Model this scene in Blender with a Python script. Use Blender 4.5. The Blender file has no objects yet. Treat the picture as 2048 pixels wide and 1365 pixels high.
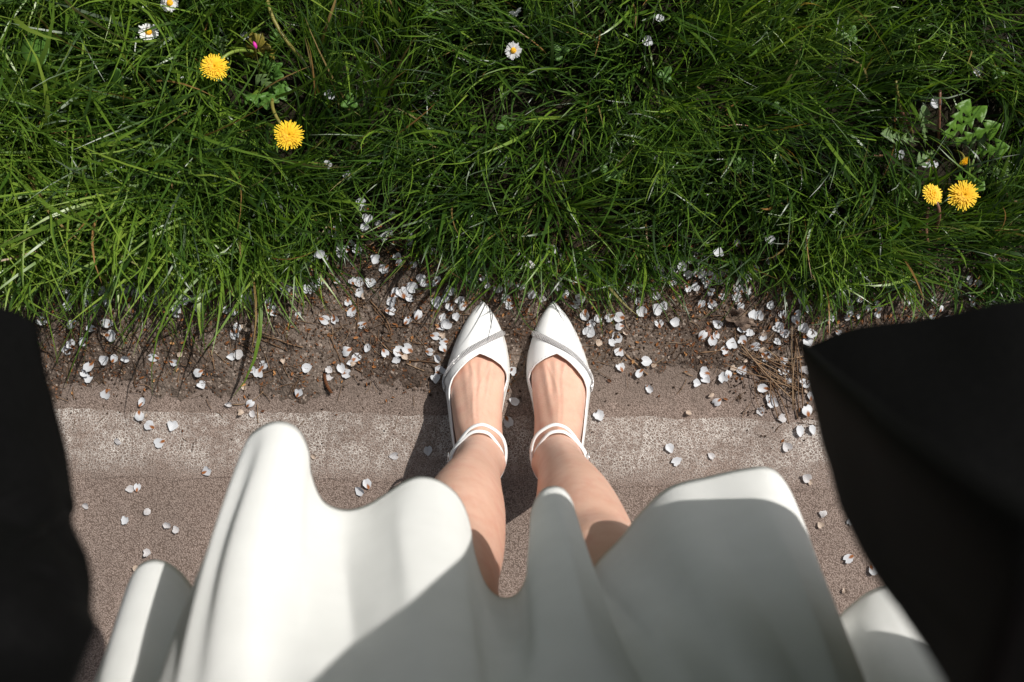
import bpy, bmesh, math, random
import numpy as np
from mathutils import Vector, Matrix
from mathutils.bvhtree import BVHTree

random.seed(7)
rng = np.random.default_rng(11)
R = math.radians
S = bpy.context.scene
C = S.collection

# ------------------------------------------------------------------ camera, sky, sun, exposure
CAM_H = 1.38
F_PX = 1991.0                       # 35 mm lens on a 36 mm sensor, for a 2048 px wide frame
cam_d = bpy.data.cameras.new('camera')
cam_d.lens = 35.0
cam_d.sensor_width = 36.0
cam_d.clip_start = 0.01
cam_d.clip_end = 400.0
cam_d.dof.use_dof = True
cam_d.dof.focus_distance = 1.33
cam_d.dof.aperture_fstop = 6.3
cam = bpy.data.objects.new('camera', cam_d)
cam.location = (0, 0, CAM_H)
cam.rotation_euler = (0, 0, 0)
C.objects.link(cam)
S.camera = cam

SUN_AZ = R(51.0)                    # from +Y (away from the wearer) towards +X (her right)
SUN_EL = R(49.0)
SUN_DIR = Vector((math.sin(SUN_AZ) * math.cos(SUN_EL), math.cos(SUN_AZ) * math.cos(SUN_EL), math.sin(SUN_EL)))
w = bpy.data.worlds.new('World')
S.world = w
w.use_nodes = True
wn = w.node_tree
sky = wn.nodes.new('ShaderNodeTexSky')
sky.sky_type = 'NISHITA'
sky.sun_disc = False
sky.sun_elevation = SUN_EL
sky.sun_rotation = SUN_AZ
sky.ozone_density = 0.35
sky.dust_density = 2.5
bg = wn.nodes['Background']
bg.inputs['Strength'].default_value = 0.078
hz = wn.nodes.new('ShaderNodeHueSaturation')            # thin haze: a paler blue
hz.inputs['Saturation'].default_value = 0.40
wn.links.new(sky.outputs[0], hz.inputs['Color'])
wn.links.new(hz.outputs[0], bg.inputs[0])
sun_d = bpy.data.lights.new('sun', 'SUN')
sun_d.energy = 4.7
sun_d.angle = R(0.5)
sun_d.color = (1.0, 0.968, 0.915)
sun = bpy.data.objects.new('sun', sun_d)
sun.rotation_euler = SUN_DIR.to_track_quat('Z', 'Y').to_euler()
sun.location = SUN_DIR * 20
C.objects.link(sun)
S.view_settings.view_transform = 'Standard'
S.view_settings.look = 'None'
S.view_settings.gamma = 1.0
S.view_settings.use_curve_mapping = False
S.view_settings.exposure = 0.10
S.cycles.max_bounces = 8
S.cycles.transparent_max_bounces = 8

# ------------------------------------------------------------------ helpers
def at(px, py, z):
    """the point at height z that is seen at this pixel of the 2048 px photograph"""
    k = (CAM_H - z) / F_PX
    return Vector(((px - 1024.0) * k, (682.5 - py) * k, z))

def proj(p):
    k = F_PX / (CAM_H - p[2])
    return 1024 + p[0] * k, 682.5 - p[1] * k

def tag(o, label=None, cat=None, group=None, kind=None):
    if label: o['label'] = label
    if cat: o['category'] = cat
    if group: o['group'] = group
    if kind: o['kind'] = kind
    return o

def empty(name, loc=(0, 0, 0), rz=0.0):
    o = bpy.data.objects.new(name, None)
    o.location = loc
    o.rotation_euler = (0, 0, rz)
    o.empty_display_size = 0.02
    C.objects.link(o)
    return o

def link(name, me, mat=None, parent=None):
    if mat is not None and not me.materials:
        me.materials.append(mat)
    o = bpy.data.objects.new(name, me)
    C.objects.link(o)
    if parent is not None:
        o.parent = parent
    return o

def mesh_py(name, verts, faces, smooth=True, attrs=None):
    me = bpy.data.meshes.new(name)
    me.from_pydata([tuple(v) for v in verts], [], [tuple(f) for f in faces])
    me.update()
    if smooth:
        me.polygons.foreach_set('use_smooth', [True] * len(me.polygons))
    if attrs:
        for k, a in attrs.items():
            at_ = me.attributes.new(k, 'FLOAT', 'POINT')
            at_.data.foreach_set('value', np.asarray(a, dtype=np.float32).ravel())
    return me

def mesh_np(name, verts, faces, smooth=True, attrs=None):
    verts = np.asarray(verts, dtype=np.float32).reshape(-1, 3)
    faces = np.asarray(faces, dtype=np.int32)
    k = faces.shape[1]
    me = bpy.data.meshes.new(name)
    me.vertices.add(len(verts))
    me.vertices.foreach_set('co', verts.ravel())
    me.loops.add(faces.size)
    me.loops.foreach_set('vertex_index', faces.ravel())
    me.polygons.add(len(faces))
    me.polygons.foreach_set('loop_start', np.arange(0, faces.size, k, dtype=np.int32))
    if smooth:
        me.polygons.foreach_set('use_smooth', np.ones(len(faces), dtype=bool))
    me.update(calc_edges=True)
    me.validate()
    if attrs:
        for kk, a in attrs.items():
            at_ = me.attributes.new(kk, 'FLOAT', 'POINT')
            at_.data.foreach_set('value', np.asarray(a, dtype=np.float32).ravel())
    return me

def catmull(pts, n, closed=False):
    """n samples through control points (any dimension)"""
    P = np.asarray(pts, dtype=float)
    m = len(P)
    segs = m if closed else m - 1
    # centripetal-like parameter by chord length
    nxt = np.roll(P, -1, 0) if closed else P[1:]
    d = np.linalg.norm((nxt if closed else nxt) - (P if closed else P[:-1]), axis=1) ** 0.5 + 1e-9
    T = np.concatenate([[0], np.cumsum(d)])
    t = np.linspace(0, T[-1], n, endpoint=not closed)
    out = np.empty((n, P.shape[1]))
    def tang(i):
        if closed:
            a, b = (i - 1) % m, (i + 1) % m
            da, db = d[(i - 1) % m], d[i % m]
        else:
            if i == 0: return (P[1] - P[0]) / d[0]
            if i == m - 1: return (P[-1] - P[-2]) / d[-1]
            a, b = i - 1, i + 1
            da, db = d[i - 1], d[i]
        return ((P[i % m] - P[a]) / da * db + (P[b] - P[i % m]) / db * da) / (da + db)
    for k, tt in enumerate(t):
        i = min(int(np.searchsorted(T, tt, side='right') - 1), segs - 1)
        h = d[i]
        u = (tt - T[i]) / h
        p0, p1 = P[i], P[(i + 1) % m]
        m0, m1 = tang(i) * h, tang((i + 1) % m if closed else i + 1) * h
        out[k] = (2*u**3-3*u**2+1)*p0 + (u**3-2*u**2+u)*m0 + (-2*u**3+3*u**2)*p1 + (u**3-u**2)*m1
    return out

def tube_geo(pts, radii, n=6, cap=True, squash=None):
    """swept tube: returns verts, faces"""
    pts = [Vector(p) for p in pts]
    V, Fc = [], []
    up = Vector((0, 0, 1))
    prev = None
    for i, p in enumerate(pts):
        a = pts[max(i - 1, 0)]; b = pts[min(i + 1, len(pts) - 1)]
        t = (b - a).normalized()
        if prev is None:
            s = t.cross(up)
            if s.length < 1e-4: s = t.cross(Vector((0, 1, 0)))
            s.normalize()
        else:
            s = (prev - t * prev.dot(t)).normalized()
        prev = s
        u = s.cross(t).normalized()
        r = radii[i] if hasattr(radii, '__len__') else radii
        for k in range(n):
            a_ = 2 * math.pi * k / n
            V.append(p + s * (math.cos(a_) * r) + u * (math.sin(a_) * r * (squash or 1.0)))
    for i in range(len(pts) - 1):
        for k in range(n):
            Fc.append((i*n+k, i*n+(k+1) % n, (i+1)*n+(k+1) % n, (i+1)*n+k))
    if cap:
        Fc.append(tuple(range(n - 1, -1, -1)))
        Fc.append(tuple(range((len(pts)-1)*n, len(pts)*n)))
    return V, Fc

def join_geo(parts):
    V, Fc = [], []
    for v, f in parts:
        o = len(V)
        V += list(v)
        Fc += [tuple(i + o for i in q) for q in f]
    return V, Fc

# smooth pseudo-noise, sums of sines
_ph = rng.uniform(0, 6.28, (64,))
_dir = rng.uniform(0, 6.28, (64,))
def sn(x, y, freq, seed=0, n=6):
    r = 0
    for i in range(n):
        j = (seed * 7 + i * 5) % 64
        f = freq * (0.6 + 0.9 * ((j * 37) % 17) / 17)
        r = r + np.sin((x * math.cos(_dir[j]) + y * math.sin(_dir[j])) * f + _ph[(j + 3) % 64])
    return r / n * 1.5

_vg = {}
def vnoise(x, y, cell, seed=0):
    """bilinear value noise on arrays, about -1..1"""
    if seed not in _vg: _vg[seed] = np.random.default_rng(seed).uniform(-1, 1, (512, 512))
    g = _vg[seed]
    xs, ys = np.asarray(x) / cell + 2000.3, np.asarray(y) / cell + 2000.7
    i, j = np.floor(xs).astype(int), np.floor(ys).astype(int)
    fx, fy = xs - i, ys - j
    fx, fy = fx*fx*(3-2*fx), fy*fy*(3-2*fy)
    a = g[i % 512, j % 512]; b = g[(i+1) % 512, j % 512]; c = g[i % 512, (j+1) % 512]; d = g[(i+1) % 512, (j+1) % 512]
    return (a*(1-fx)+b*fx)*(1-fy) + (c*(1-fx)+d*fx)*fy

# ------------------------------------------------------------------ materials
class NT:
    def __init__(s, name):
        s.m = bpy.data.materials.new(name)
        s.m.use_nodes = True
        s.t = s.m.node_tree
        s.p = s.t.nodes['Principled BSDF']
        s.out = s.t.nodes['Material Output']
    def n(s, typ, **kw):
        nd = s.t.nodes.new(typ)
        for k, v in kw.items():
            if k.startswith('i_'):
                key = k[2:]
                nd.inputs[int(key) if key.isdigit() else key.replace('_', ' ')].default_value = v
            else:
                setattr(nd, k, v)
        return nd
    def l(s, a, b):
        s.t.links.new(a, b)
    def ramp(s, fac, stops, interp='LINEAR'):
        r = s.n('ShaderNodeValToRGB')
        r.color_ramp.interpolation = interp
        el = r.color_ramp.elements
        while len(el) < len(stops): el.new(0.5)
        for e, (p, c) in zip(el, stops):
            e.position = p
            e.color = (*c, 1) if len(c) == 3 else c
        if fac is not None: s.l(fac, r.inputs[0])
        return r.outputs[0]
    def noise(s, scale, detail=3, rough=0.55, vec=None, out=0):
        nd = s.n('ShaderNodeTexNoise')
        nd.inputs['Scale'].default_value = scale
        nd.inputs['Detail'].default_value = detail
        nd.inputs['Roughness'].default_value = rough
        if vec is not None: s.l(vec, nd.inputs['Vector'])
        return nd.outputs[out]
    def voro(s, scale, vec=None, feature='F1', out='Distance', rnd=1.0):
        nd = s.n('ShaderNodeTexVoronoi', feature=feature)
        nd.inputs['Scale'].default_value = scale
        nd.inputs['Randomness'].default_value = rnd
        if vec is not None: s.l(vec, nd.inputs['Vector'])
        return nd.outputs[out]
    def mix(s, fac, a, b, blend='MIX'):
        nd = s.n('ShaderNodeMix', data_type='RGBA', blend_type=blend)
        for src, sock in ((fac, nd.inputs[0]), (a, nd.inputs[6]), (b, nd.inputs[7])):
            if hasattr(src, 'is_output'): s.l(src, sock)
            elif isinstance(src, (int, float)): sock.default_value = src if sock.type == 'VALUE' else (src, src, src, 1)
            else: sock.default_value = (*src, 1)
        return nd.outputs[2]
    def math(s, op, a, b=0.0, clamp=False):
        nd = s.n('ShaderNodeMath', operation=op, use_clamp=clamp)
        for src, sock in ((a, nd.inputs[0]), (b, nd.inputs[1])):
            if hasattr(src, 'is_output'): s.l(src, sock)
            else: sock.default_value = src
        return nd.outputs[0]
    def pos(s):
        return s.n('ShaderNodeTexCoord').outputs['Object']
    def bump(s, h, strength, dist):
        b = s.n('ShaderNodeBump')
        b.inputs['Strength'].default_value = strength
        b.inputs['Distance'].default_value = dist
        s.l(h, b.inputs['Height'])
        s.l(b.outputs[0], s.p.inputs['Normal'])
        return b.outputs[0]
    def set(s, rough=0.6, spec=0.5, color=None, metallic=0.0, sss=None):
        s.p.inputs['Roughness'].default_value = rough
        s.p.inputs['Specular IOR Level'].default_value = spec
        s.p.inputs['Metallic'].default_value = metallic
        if color is not None:
            if hasattr(color, 'is_output'): s.l(color, s.p.inputs['Base Color'])
            else: s.p.inputs['Base Color'].default_value = (*color, 1)
        return s.m
    def translucent(s, color, fac, normal=None):
        tr = s.n('ShaderNodeBsdfTranslucent')
        if hasattr(color, 'is_output'): s.l(color, tr.inputs[0])
        else: tr.inputs[0].default_value = (*color, 1)
        mx = s.n('ShaderNodeMixShader')
        mx.inputs[0].default_value = fac
        s.l(s.p.outputs[0], mx.inputs[1])
        s.l(tr.outputs[0], mx.inputs[2])
        s.l(mx.outputs[0], s.out.inputs[0])
    def attr(s, name):
        return s.n('ShaderNodeAttribute', attribute_name=name).outputs['Fac']

def asphalt(name, paint):
    t = NT(name)
    p = t.pos()
    grain = t.voro(560, p, out='Distance')                 # aggregate about 2 mm
    gcol = t.voro(560, p, out='Color')
    gsep = t.n('ShaderNodeSeparateColor'); t.l(gcol, gsep.inputs[0])
    fine = t.noise(900, 2, 0.6, p)
    big = t.noise(5, 4, 0.6, p)
    mid = t.noise(60, 3, 0.6, p)
    stone = t.ramp(gsep.outputs[0], [(0.0, (.235, .186, .160)), (.5, (.268, .213, .185)), (.85, (.295, .236, .206)), (1.0, (.36, .295, .26))])
    pit = t.ramp(t.math('ADD', grain, t.math('MULTIPLY', fine, .25)), [(.48, (1, 1, 1)), (.82, (.45, .42, .40))])
    c = t.mix(1.0, stone, pit, 'MULTIPLY')
    c = t.mix(1.0, c, t.ramp(big, [(.3, (.82, .80, .78)), (.7, (1.12, 1.08, 1.05))]), 'MULTIPLY')
    c = t.mix(t.math('MULTIPLY', t.ramp(mid, [(.45, (0, 0, 0)), (.7, (1, 1, 1))]), .30), c, (.15, .115, .098))
    c = t.mix(t.math('MULTIPLY', t.ramp(t.noise(17, 5, .65, p), [(.52, (0, 0, 0)), (.68, (1, 1, 1))]), .22), c, (.15, .105, .085))
    # dirt trodden over the edge of the path
    sd = t.n('ShaderNodeSeparateXYZ'); t.l(p, sd.inputs[0])
    dirt = t.ramp(t.math('ADD', t.math('MULTIPLY', sd.outputs[1], 8.0), t.math('ADD', 1.0, t.math('MULTIPLY', t.math('SUBTRACT', t.noise(22, 6, .7, p), .5), 1.3))), [(.22, (0, 0, 0)), (.62, (1, 1, 1))])
    c = t.mix(t.math('MULTIPLY', dirt, .8), c, t.ramp(t.noise(220, 4, .7, p), [(.3, (.07, .052, .041)), (.7, (.20, .155, .128))]))
    if paint:
        # worn road paint left on the tops of the aggregate
        pn = t.noise(14, 5, .62, p)
        pn2 = t.noise(120, 3, .6, p)
        worm = t.voro(250, p, feature='DISTANCE_TO_EDGE')
        m1 = t.ramp(t.math('ADD', t.math('MULTIPLY', pn, .9), t.math('MULTIPLY', pn2, .55)), [(.58, (0, 0, 0)), (.86, (1, 1, 1))])
        m2 = t.ramp(worm, [(.09, (1, 1, 1)), (.17, (0, 0, 0))])
        m3 = t.ramp(fine, [(.42, (0, 0, 0)), (.52, (1, 1, 1))])
        mm = t.math('MULTIPLY', t.math('MULTIPLY', t.math('MULTIPLY', m1, m2), m3), .85)
        film = t.math('MULTIPLY', t.ramp(pn, [(.3, (.03, .03, .03)), (.65, (.13, .13, .13))]), t.ramp(grain, [(.3, (1, 1, 1)), (.6, (.1, .1, .1))]))
        # the paint thins out towards both edges and along fine cracks across the line
        sx = t.n('ShaderNodeSeparateXYZ'); t.l(p, sx.inputs[0])
        yy = t.math('ADD', t.math('ADD', sx.outputs[1], t.math('MULTIPLY', sx.outputs[0], .015)), t.math('MULTIPLY', t.math('SUBTRACT', t.noise(45, 4, .65, p), .5), .022))
        e1 = t.ramp(t.math('MULTIPLY', t.math('ADD', yy, .2), 10), [(0.02, (.0, .0, .0)), (.42, (1, 1, 1)), (.94, (1, 1, 1)), (1.0, (.6, .6, .6))])
        mp = t.n('ShaderNodeMapping'); mp.inputs['Scale'].default_value = (1, .32, 1); t.l(p, mp.inputs[0])
        nz = t.n('ShaderNodeVectorMath', operation='ADD'); t.l(mp.outputs[0], nz.inputs[0])
        wob = t.n('ShaderNodeVectorMath', operation='SCALE'); wob.inputs[3].default_value = .016; t.l(t.noise(30, 3, .6, p, out=1), wob.inputs[0]); t.l(wob.outputs[0], nz.inputs[1])
        crack = t.ramp(t.voro(15, nz.outputs[0], feature='DISTANCE_TO_EDGE'), [(.006, (.35, .35, .35)), (.030, (1, 1, 1))])
        e1 = t.math('MULTIPLY', e1, crack)
        mm = t.math('MULTIPLY', mm, e1); film = t.math('MULTIPLY', film, e1)
        c = t.mix(film, c, (.46, .40, .355))
        c = t.mix(mm, c, (.68, .64, .59))
    h = t.math('ADD', t.math('MULTIPLY', grain, -1.0), t.math('MULTIPLY', fine, .35))
    t.bump(h, 0.6, 0.0018)
    return t.set(.85, .25, c)

def soil_mat():
    t = NT('soil')
    p = t.pos()
    n1 = t.noise(9, 5, .6, p); n2 = t.noise(220, 4, .7, p); n3 = t.voro(420, p, out='Color')
    s3 = t.n('ShaderNodeSeparateColor'); t.l(n3, s3.inputs[0])
    c = t.ramp(n2, [(.28, (.022, .015, .011)), (.5, (.068, .048, .037)), (.72, (.135, .100, .078))])
    c = t.mix(t.ramp(n1, [(.40, (0, 0, 0)), (.62, (1, 1, 1))]), c, t.ramp(n2, [(.28, (.08, .061, .048)), (.7, (.215, .170, .140))]))
    c = t.mix(t.ramp(s3.outputs[0], [(.93, (0, 0, 0)), (.95, (.8, .8, .8))]), c, (.33, .27, .225))
    c = t.mix(t.ramp(s3.outputs[1], [(.94, (0, 0, 0)), (.96, (.7, .7, .7))]), c, (.17, .065, .022))
    sx = t.n('ShaderNodeSeparateXYZ'); t.l(p, sx.inputs[0])
    humus_shade = t.ramp(t.math('ADD', sx.outputs[1], t.math('MULTIPLY', n1, .12)), [(.13, (0, 0, 0)), (.19, (1, 1, 1))])  # dark humus under the lawn, with the shade between blades in its colour
    c = t.mix(humus_shade, c, t.ramp(n2, [(.3, (.008, .007, .004)), (.7, (.030, .024, .014))]))
    t.bump(t.math('ADD', n2, t.math('MULTIPLY', t.voro(300, p), .5)), 0.9, 0.003)
    return t.set(.95, .15, c)

M = {}
M['asphalt'] = asphalt('asphalt', False)
M['paint'] = asphalt('worn_paint', True)
M['soil'] = soil_mat()

t = NT('lawn_ground'); p = t.pos()
c = t.ramp(t.noise(40, 5, .6, p), [(.3, (.012, .018, .006)), (.7, (.035, .055, .014))])
M['lawn'] = t.set(.95, .1, c)

t = NT('grass_blade'); a = t.attr('tint')
c = t.ramp(a, [(0, (.012, .032, .006)), (.35, (.046, .102, .012)), (.65, (.125, .215, .022)), (.90, (.22, .31, .045)), (.94, (.20, .18, .07)), (1, (.30, .15, .05))])
t.set(.36, .48, c)
t.translucent(t.mix(1.0, c, (1.25, 1.35, .55), 'MULTIPLY'), .33)
M['grass'] = t.m

def leaf_mat(name, c0, c1, trans=.3, rough=.45):
    t = NT(name); p = t.pos()
    c = t.ramp(t.noise(120, 3, .6, p), [(.3, c0), (.7, c1)])
    t.set(rough, .4, c)
    t.translucent(t.mix(1.0, c, (1.3, 1.4, .6), 'MULTIPLY'), trans)
    t.bump(t.noise(300, 2, .5, p), .3, .001)
    return t.m
M['dleaf'] = leaf_mat('dandelion_leaf', (.10, .225, .022), (.16, .31, .035), .45)
M['dleaf_pale'] = leaf_mat('weed_leaf_pale', (.10, .17, .06), (.17, .25, .09), .3)
M['gleaf'] = leaf_mat('geranium_leaf', (.08, .19, .03), (.13, .26, .05), .4)
M['yleaf'] = leaf_mat('yellowed_leaf', (.22, .19, .03), (.33, .27, .05), .35)
M['stem_green'] = leaf_mat('stem_green', (.14, .20, .03), (.20, .27, .05), .1)
M['stem_brown'] = leaf_mat('stem_olive', (.16, .14, .03), (.22, .20, .05), .05)
M['stem_red'] = leaf_mat('stem_red', (.13, .055, .035), (.21, .10, .06), .05)

t = NT('dandelion_floret'); a = t.attr('tint')
c = t.ramp(a, [(0, (.80, .30, .008)), (.35, (.86, .47, .012)), (1, (.90, .62, .02))])
t.set(.55, .3, c); t.translucent(c, .25)
M['yellow'] = t.m
t = NT('daisy_ray'); t.set(.5, .3, (.80, .80, .80)); t.translucent((.75, .75, .72), .3); M['daisy'] = t.m
t = NT('daisy_disc'); c = t.ramp(t.voro(700, t.pos()), [(.2, (.86, .52, .02)), (.7, (.65, .28, .01))]); t.bump(t.voro(700, t.pos()), .8, .001); M['disc'] = t.set(.6, .3, c)
t = NT('magenta'); M['magenta'] = t.set(.5, .3, (.55, .03, .30))

def petal_mat(name, kind):
    t = NT(name); p = t.pos(); a = t.attr('along'); b = t.attr('across')
    n = t.noise(260, 3, .6, p)
    white = t.ramp(t.noise(600, 2, .5, p), [(.3, (.54, .555, .585)), (.7, (.68, .69, .71))])
    # veins run from the base
    if kind == 'clean':
        c = white
    elif kind == 'based':
        m = t.ramp(t.math('ADD', t.math('ADD', a, t.math('MULTIPLY', n, .5)), t.math('MULTIPLY', b, .5)), [(.66, (1, 1, 1)), (.84, (0, 0, 0))])
        c = t.mix(m, white, (.30, .105, .028))
    elif kind == 'spotted':
        m = t.ramp(t.noise(330, 2, .5, p), [(.52, (0, 0, 0)), (.60, (1, 1, 1))])
        c = t.mix(t.math('MULTIPLY', m, .75), white, (.34, .19, .09))
    else:
        c = t.ramp(n, [(.3, (.20, .10, .045)), (.46, (.46, .31, .20)), (.60, (.66, .62, .57))])
    t.set(.5, .35, c)
    t.translucent(c, .28)
    return t.m
for k in ('clean', 'based', 'spotted', 'withered'):
    M['petal_' + k] = petal_mat('petal_' + k, k)

t = NT('rust_scale'); oi = t.attr('tint')
c = t.ramp(oi, [(0, (.05, .020, .010)), (.5, (.14, .052, .018)), (.85, (.26, .105, .032)), (1, (.40, .22, .09))])
M['rust'] = t.set(.7, .25, c)
t = NT('dry_straw'); oi = t.attr('tint')
c = t.ramp(oi, [(0, (.035, .020, .012)), (.45, (.11, .062, .033)), (.8, (.21, .13, .075)), (1, (.36, .26, .16))])
M['straw'] = t.set(.75, .25, c)
t = NT('grit'); oi = t.attr('tint')
c = t.ramp(oi, [(0, (.02, .013, .010)), (.6, (.07, .048, .036)), (.9, (.14, .105, .085)), (1, (.33, .28, .24))])
M['grit'] = t.set(.95, .15, c)
t = NT('dry_leaf'); p = t.pos()
c = t.ramp(t.noise(90, 4, .6, p), [(.3, (.10, .045, .028)), (.6, (.21, .105, .070)), (.8, (.30, .17, .12))])
t.bump(t.noise(160, 3, .6, p), .6, .002); M['dryleaf'] = t.set(.7, .25, c)
t = NT('bark'); p = t.pos()
c = t.ramp(t.noise(130, 4, .6, p), [(.3, (.05, .035, .027)), (.6, (.18, .13, .10)), (.8, (.33, .26, .20))])
t.bump(t.noise(200, 3, .6, p), .8, .003); M['bark'] = t.set(.9, .2, c)

# clothing and skin
t = NT('skin'); p = t.pos()
n = t.noise(28, 4, .6, p); n2 = t.noise(420, 2, .5, p)
c = t.ramp(n, [(.3, (.59, .355, .262)), (.7, (.67, .425, .325))])
c = t.mix(t.math('MULTIPLY', t.ramp(t.noise(55, 3, .5, p), [(.45, (0, 0, 0)), (.7, (1, 1, 1))]), .5), c, (.56, .27, .20))
t.set(.42, .35, c)
t.p.inputs['Subsurface Weight'].default_value = .12
t.p.inputs['Subsurface Radius'].default_value = (1.0, .35, .2)
t.p.inputs['Subsurface Scale'].default_value = .006
t.bump(t.math('ADD', n2, t.math('MULTIPLY', t.voro(900, p), .4)), .22, .0008)
M['skin'] = t.m

t = NT('white_leather'); p = t.pos()
c = t.ramp(t.noise(40, 3, .5, p), [(.3, (.80, .80, .79)), (.7, (.84, .84, .83))])
t.bump(t.voro(1500, p), .10, .0004)
M['leather'] = t.set(.33, .4, c)
t = NT('shoe_lining'); M['lining'] = t.set(.6, .3, (.62, .48, .42))
t = NT('thread'); M['thread'] = t.set(.7, .2, (.52, .50, .48))
t = NT('sole'); M['sole'] = t.set(.6, .3, (.55, .52, .48))
t = NT('rhinestone'); M['stone'] = t.set(.2, .7, (.80, .785, .78), metallic=.3)
t = NT('rhinestone_base'); M['stone_base'] = t.set(.4, .5, (.30, .29, .29))
t = NT('buckle_metal'); M['metal'] = t.set(.2, .5, (.75, .74, .72), metallic=1.0)

t = NT('white_cloth'); p = t.pos()
wv = t.n('ShaderNodeTexWave', bands_direction='X'); wv.inputs['Scale'].default_value = 260; t.l(p, wv.inputs['Vector'])
wv2 = t.n('ShaderNodeTexWave', bands_direction='Z'); wv2.inputs['Scale'].default_value = 260; t.l(p, wv2.inputs['Vector'])
c = t.ramp(t.noise(30, 4, .6, p), [(.3, (.81, .81, .785)), (.7, (.855, .855, .83))])
t.set(.85, .15, c)
t.bump(t.math('ADD', t.math('ADD', wv.outputs['Fac'], wv2.outputs['Fac']), t.noise(300, 3, .7, p)), .30, .0010)
t.p.inputs['Sheen Weight'].default_value = .15
t.translucent((.74, .75, .66), .06)
M['cloth'] = t.m
t = NT('black_wool'); p = t.pos()
c = t.ramp(t.noise(500, 2, .6, p), [(.3, (.0010, .0010, .0011)), (.7, (.0036, .0035, .0036))])
t.set(.85, .07, c)
t.bump(t.noise(700, 3, .6, p), .35, .0008)
M['black'] = t.m

# ------------------------------------------------------------------ the ground
def sheet(name, pts, z, mat, kind='structure'):
    me = mesh_py(name, [(x, y, z) for x, y in pts], [tuple(range(len(pts)))], smooth=False)
    o = link(name, me, mat)
    tag(o, kind=kind)
    return o

sheet('ground', [(-60, -60), (60, -60), (60, 60), (-60, 60)], -0.035, M['lawn'])
# path: a slab that ends under the soil
def slab(name, x0, x1, y0, y1, z0, z1, mat):
    v = [(x0, y0, z0), (x1, y0, z0), (x1, y1, z0), (x0, y1, z0), (x0, y0, z1), (x1, y0, z1), (x1, y1, z1), (x0, y1, z1)]
    f = [(3, 2, 1, 0), (4, 5, 6, 7), (0, 1, 5, 4), (1, 2, 6, 5), (2, 3, 7, 6), (3, 0, 4, 7)]
    return tag(link(name, mesh_py(name, v, f, smooth=False), mat), kind='structure')
slab('path', -30, 30, -2.6, -0.010, -0.06, 0.0, M['asphalt'])

# worn painted line, ragged edges, a hair above the asphalt
xs = np.linspace(-3, 3, 1201)
def line_edge(x, base, slope, seed):
    return base + slope * x + 0.0045 * vnoise(x, 0 * x, .035, seed) + 0.0018 * vnoise(x, 0 * x, .008, seed + 1)
yt = line_edge(xs, at(0, 832, 0).y, -0.014, 3)
yb = line_edge(xs, at(0, 968, 0).y, -0.016, 9)
V = np.concatenate([np.stack([xs, yb, 0 * xs + .0009], 1), np.stack([xs, yt, 0 * xs + .0009], 1)])
n = len(xs)
Fq = [(i, i + 1, n + i + 1, n + i) for i in range(n - 1)]
o = link('painted_line', mesh_np('painted_line', V, Fq, smooth=False), M['paint'])
tag(o, kind='structure')

# soil verge: a relief that dips under the path at an uneven edge
def soil_h(x, y):
    base = np.interp(y, [-.14, -.085, -.055, -.03, .0, .05, .15, .4, 1.2], [-.014, -.0065, -.0012, .004, .006, .010, .012, .014, .016])
    hh = base + .0042 * vnoise(x, y, .09, 21) + .0028 * vnoise(x, y, .03, 22) + .0016 * vnoise(x, y, .011, 23) + .0009 * vnoise(x, y, .0045, 24)
    # dirt carried further over the path on the left, clean edge right of the shoes
    hh = hh + np.where(x < -.1, .0014, 0) - np.clip((x - .08) / .08, 0, 1) * np.clip((.42 - x) / .06, 0, 1) * .0022 * (y < -.03)
    return hh
gx = np.arange(-.86, .861, .0025)
gy = np.arange(-.13, .30, .0025)
X, Y = np.meshgrid(gx, gy)
Z = soil_h(X, Y)
nx, ny = len(gx), len(gy)
idx = np.arange(nx * ny).reshape(ny, nx)
Fq = np.stack([idx[:-1, :-1], idx[:-1, 1:], idx[1:, 1:], idx[1:, :-1]], -1).reshape(-1, 4)
zf = Z.ravel()[Fq].max(1)
Fq = Fq[zf > -.001]
tag(link('soil', mesh_np('soil', np.stack([X, Y, Z], -1), Fq), M['soil']), kind='structure')
# coarser soil under the lawn and beyond the frame
def coarse(x0, x1, y0, y1, st, name):
    gx = np.arange(x0, x1 + st / 2, st); gy = np.arange(y0, y1 + st / 2, st)
    X, Y = np.meshgrid(gx, gy); Z = soil_h(X, Y) - .002
    nx, ny = len(gx), len(gy)
    idx = np.arange(nx * ny).reshape(ny, nx)
    Fq = np.stack([idx[:-1, :-1], idx[:-1, 1:], idx[1:, 1:], idx[1:, :-1]], -1).reshape(-1, 4)
    zf = Z.ravel()[Fq].max(1)
    Fq = Fq[zf > -.004]
    tag(link(name, mesh_np(name, np.stack([X, Y, Z], -1), Fq), M['soil']), kind='structure')
coarse(-1.6, 1.6, .29, 1.2, .01, 'soil')
coarse(-1.6, -.855, -.13, .30, .01, 'soil')
coarse(.855, 1.6, -.13, .30, .01, 'soil')

# ------------------------------------------------------------------ grass
def grass_edge(x):
    """y of the front row of roots"""
    px = np.asarray(x) / .000693 + 1024
    e = np.interp(px, [-600, 0, 120, 250, 450, 640, 690, 760, 830, 900, 1000, 1200, 1330, 1450, 1560, 1700, 2048, 2600],
                      [528, 520, 494, 486, 520, 530, 494, 462, 514, 545, 550, 556, 546, 536, 566, 596, 592, 595])
    return (682.5 - e) * .000693 + .010 * vnoise(x, 0 * np.asarray(x), .05, 31)

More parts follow.
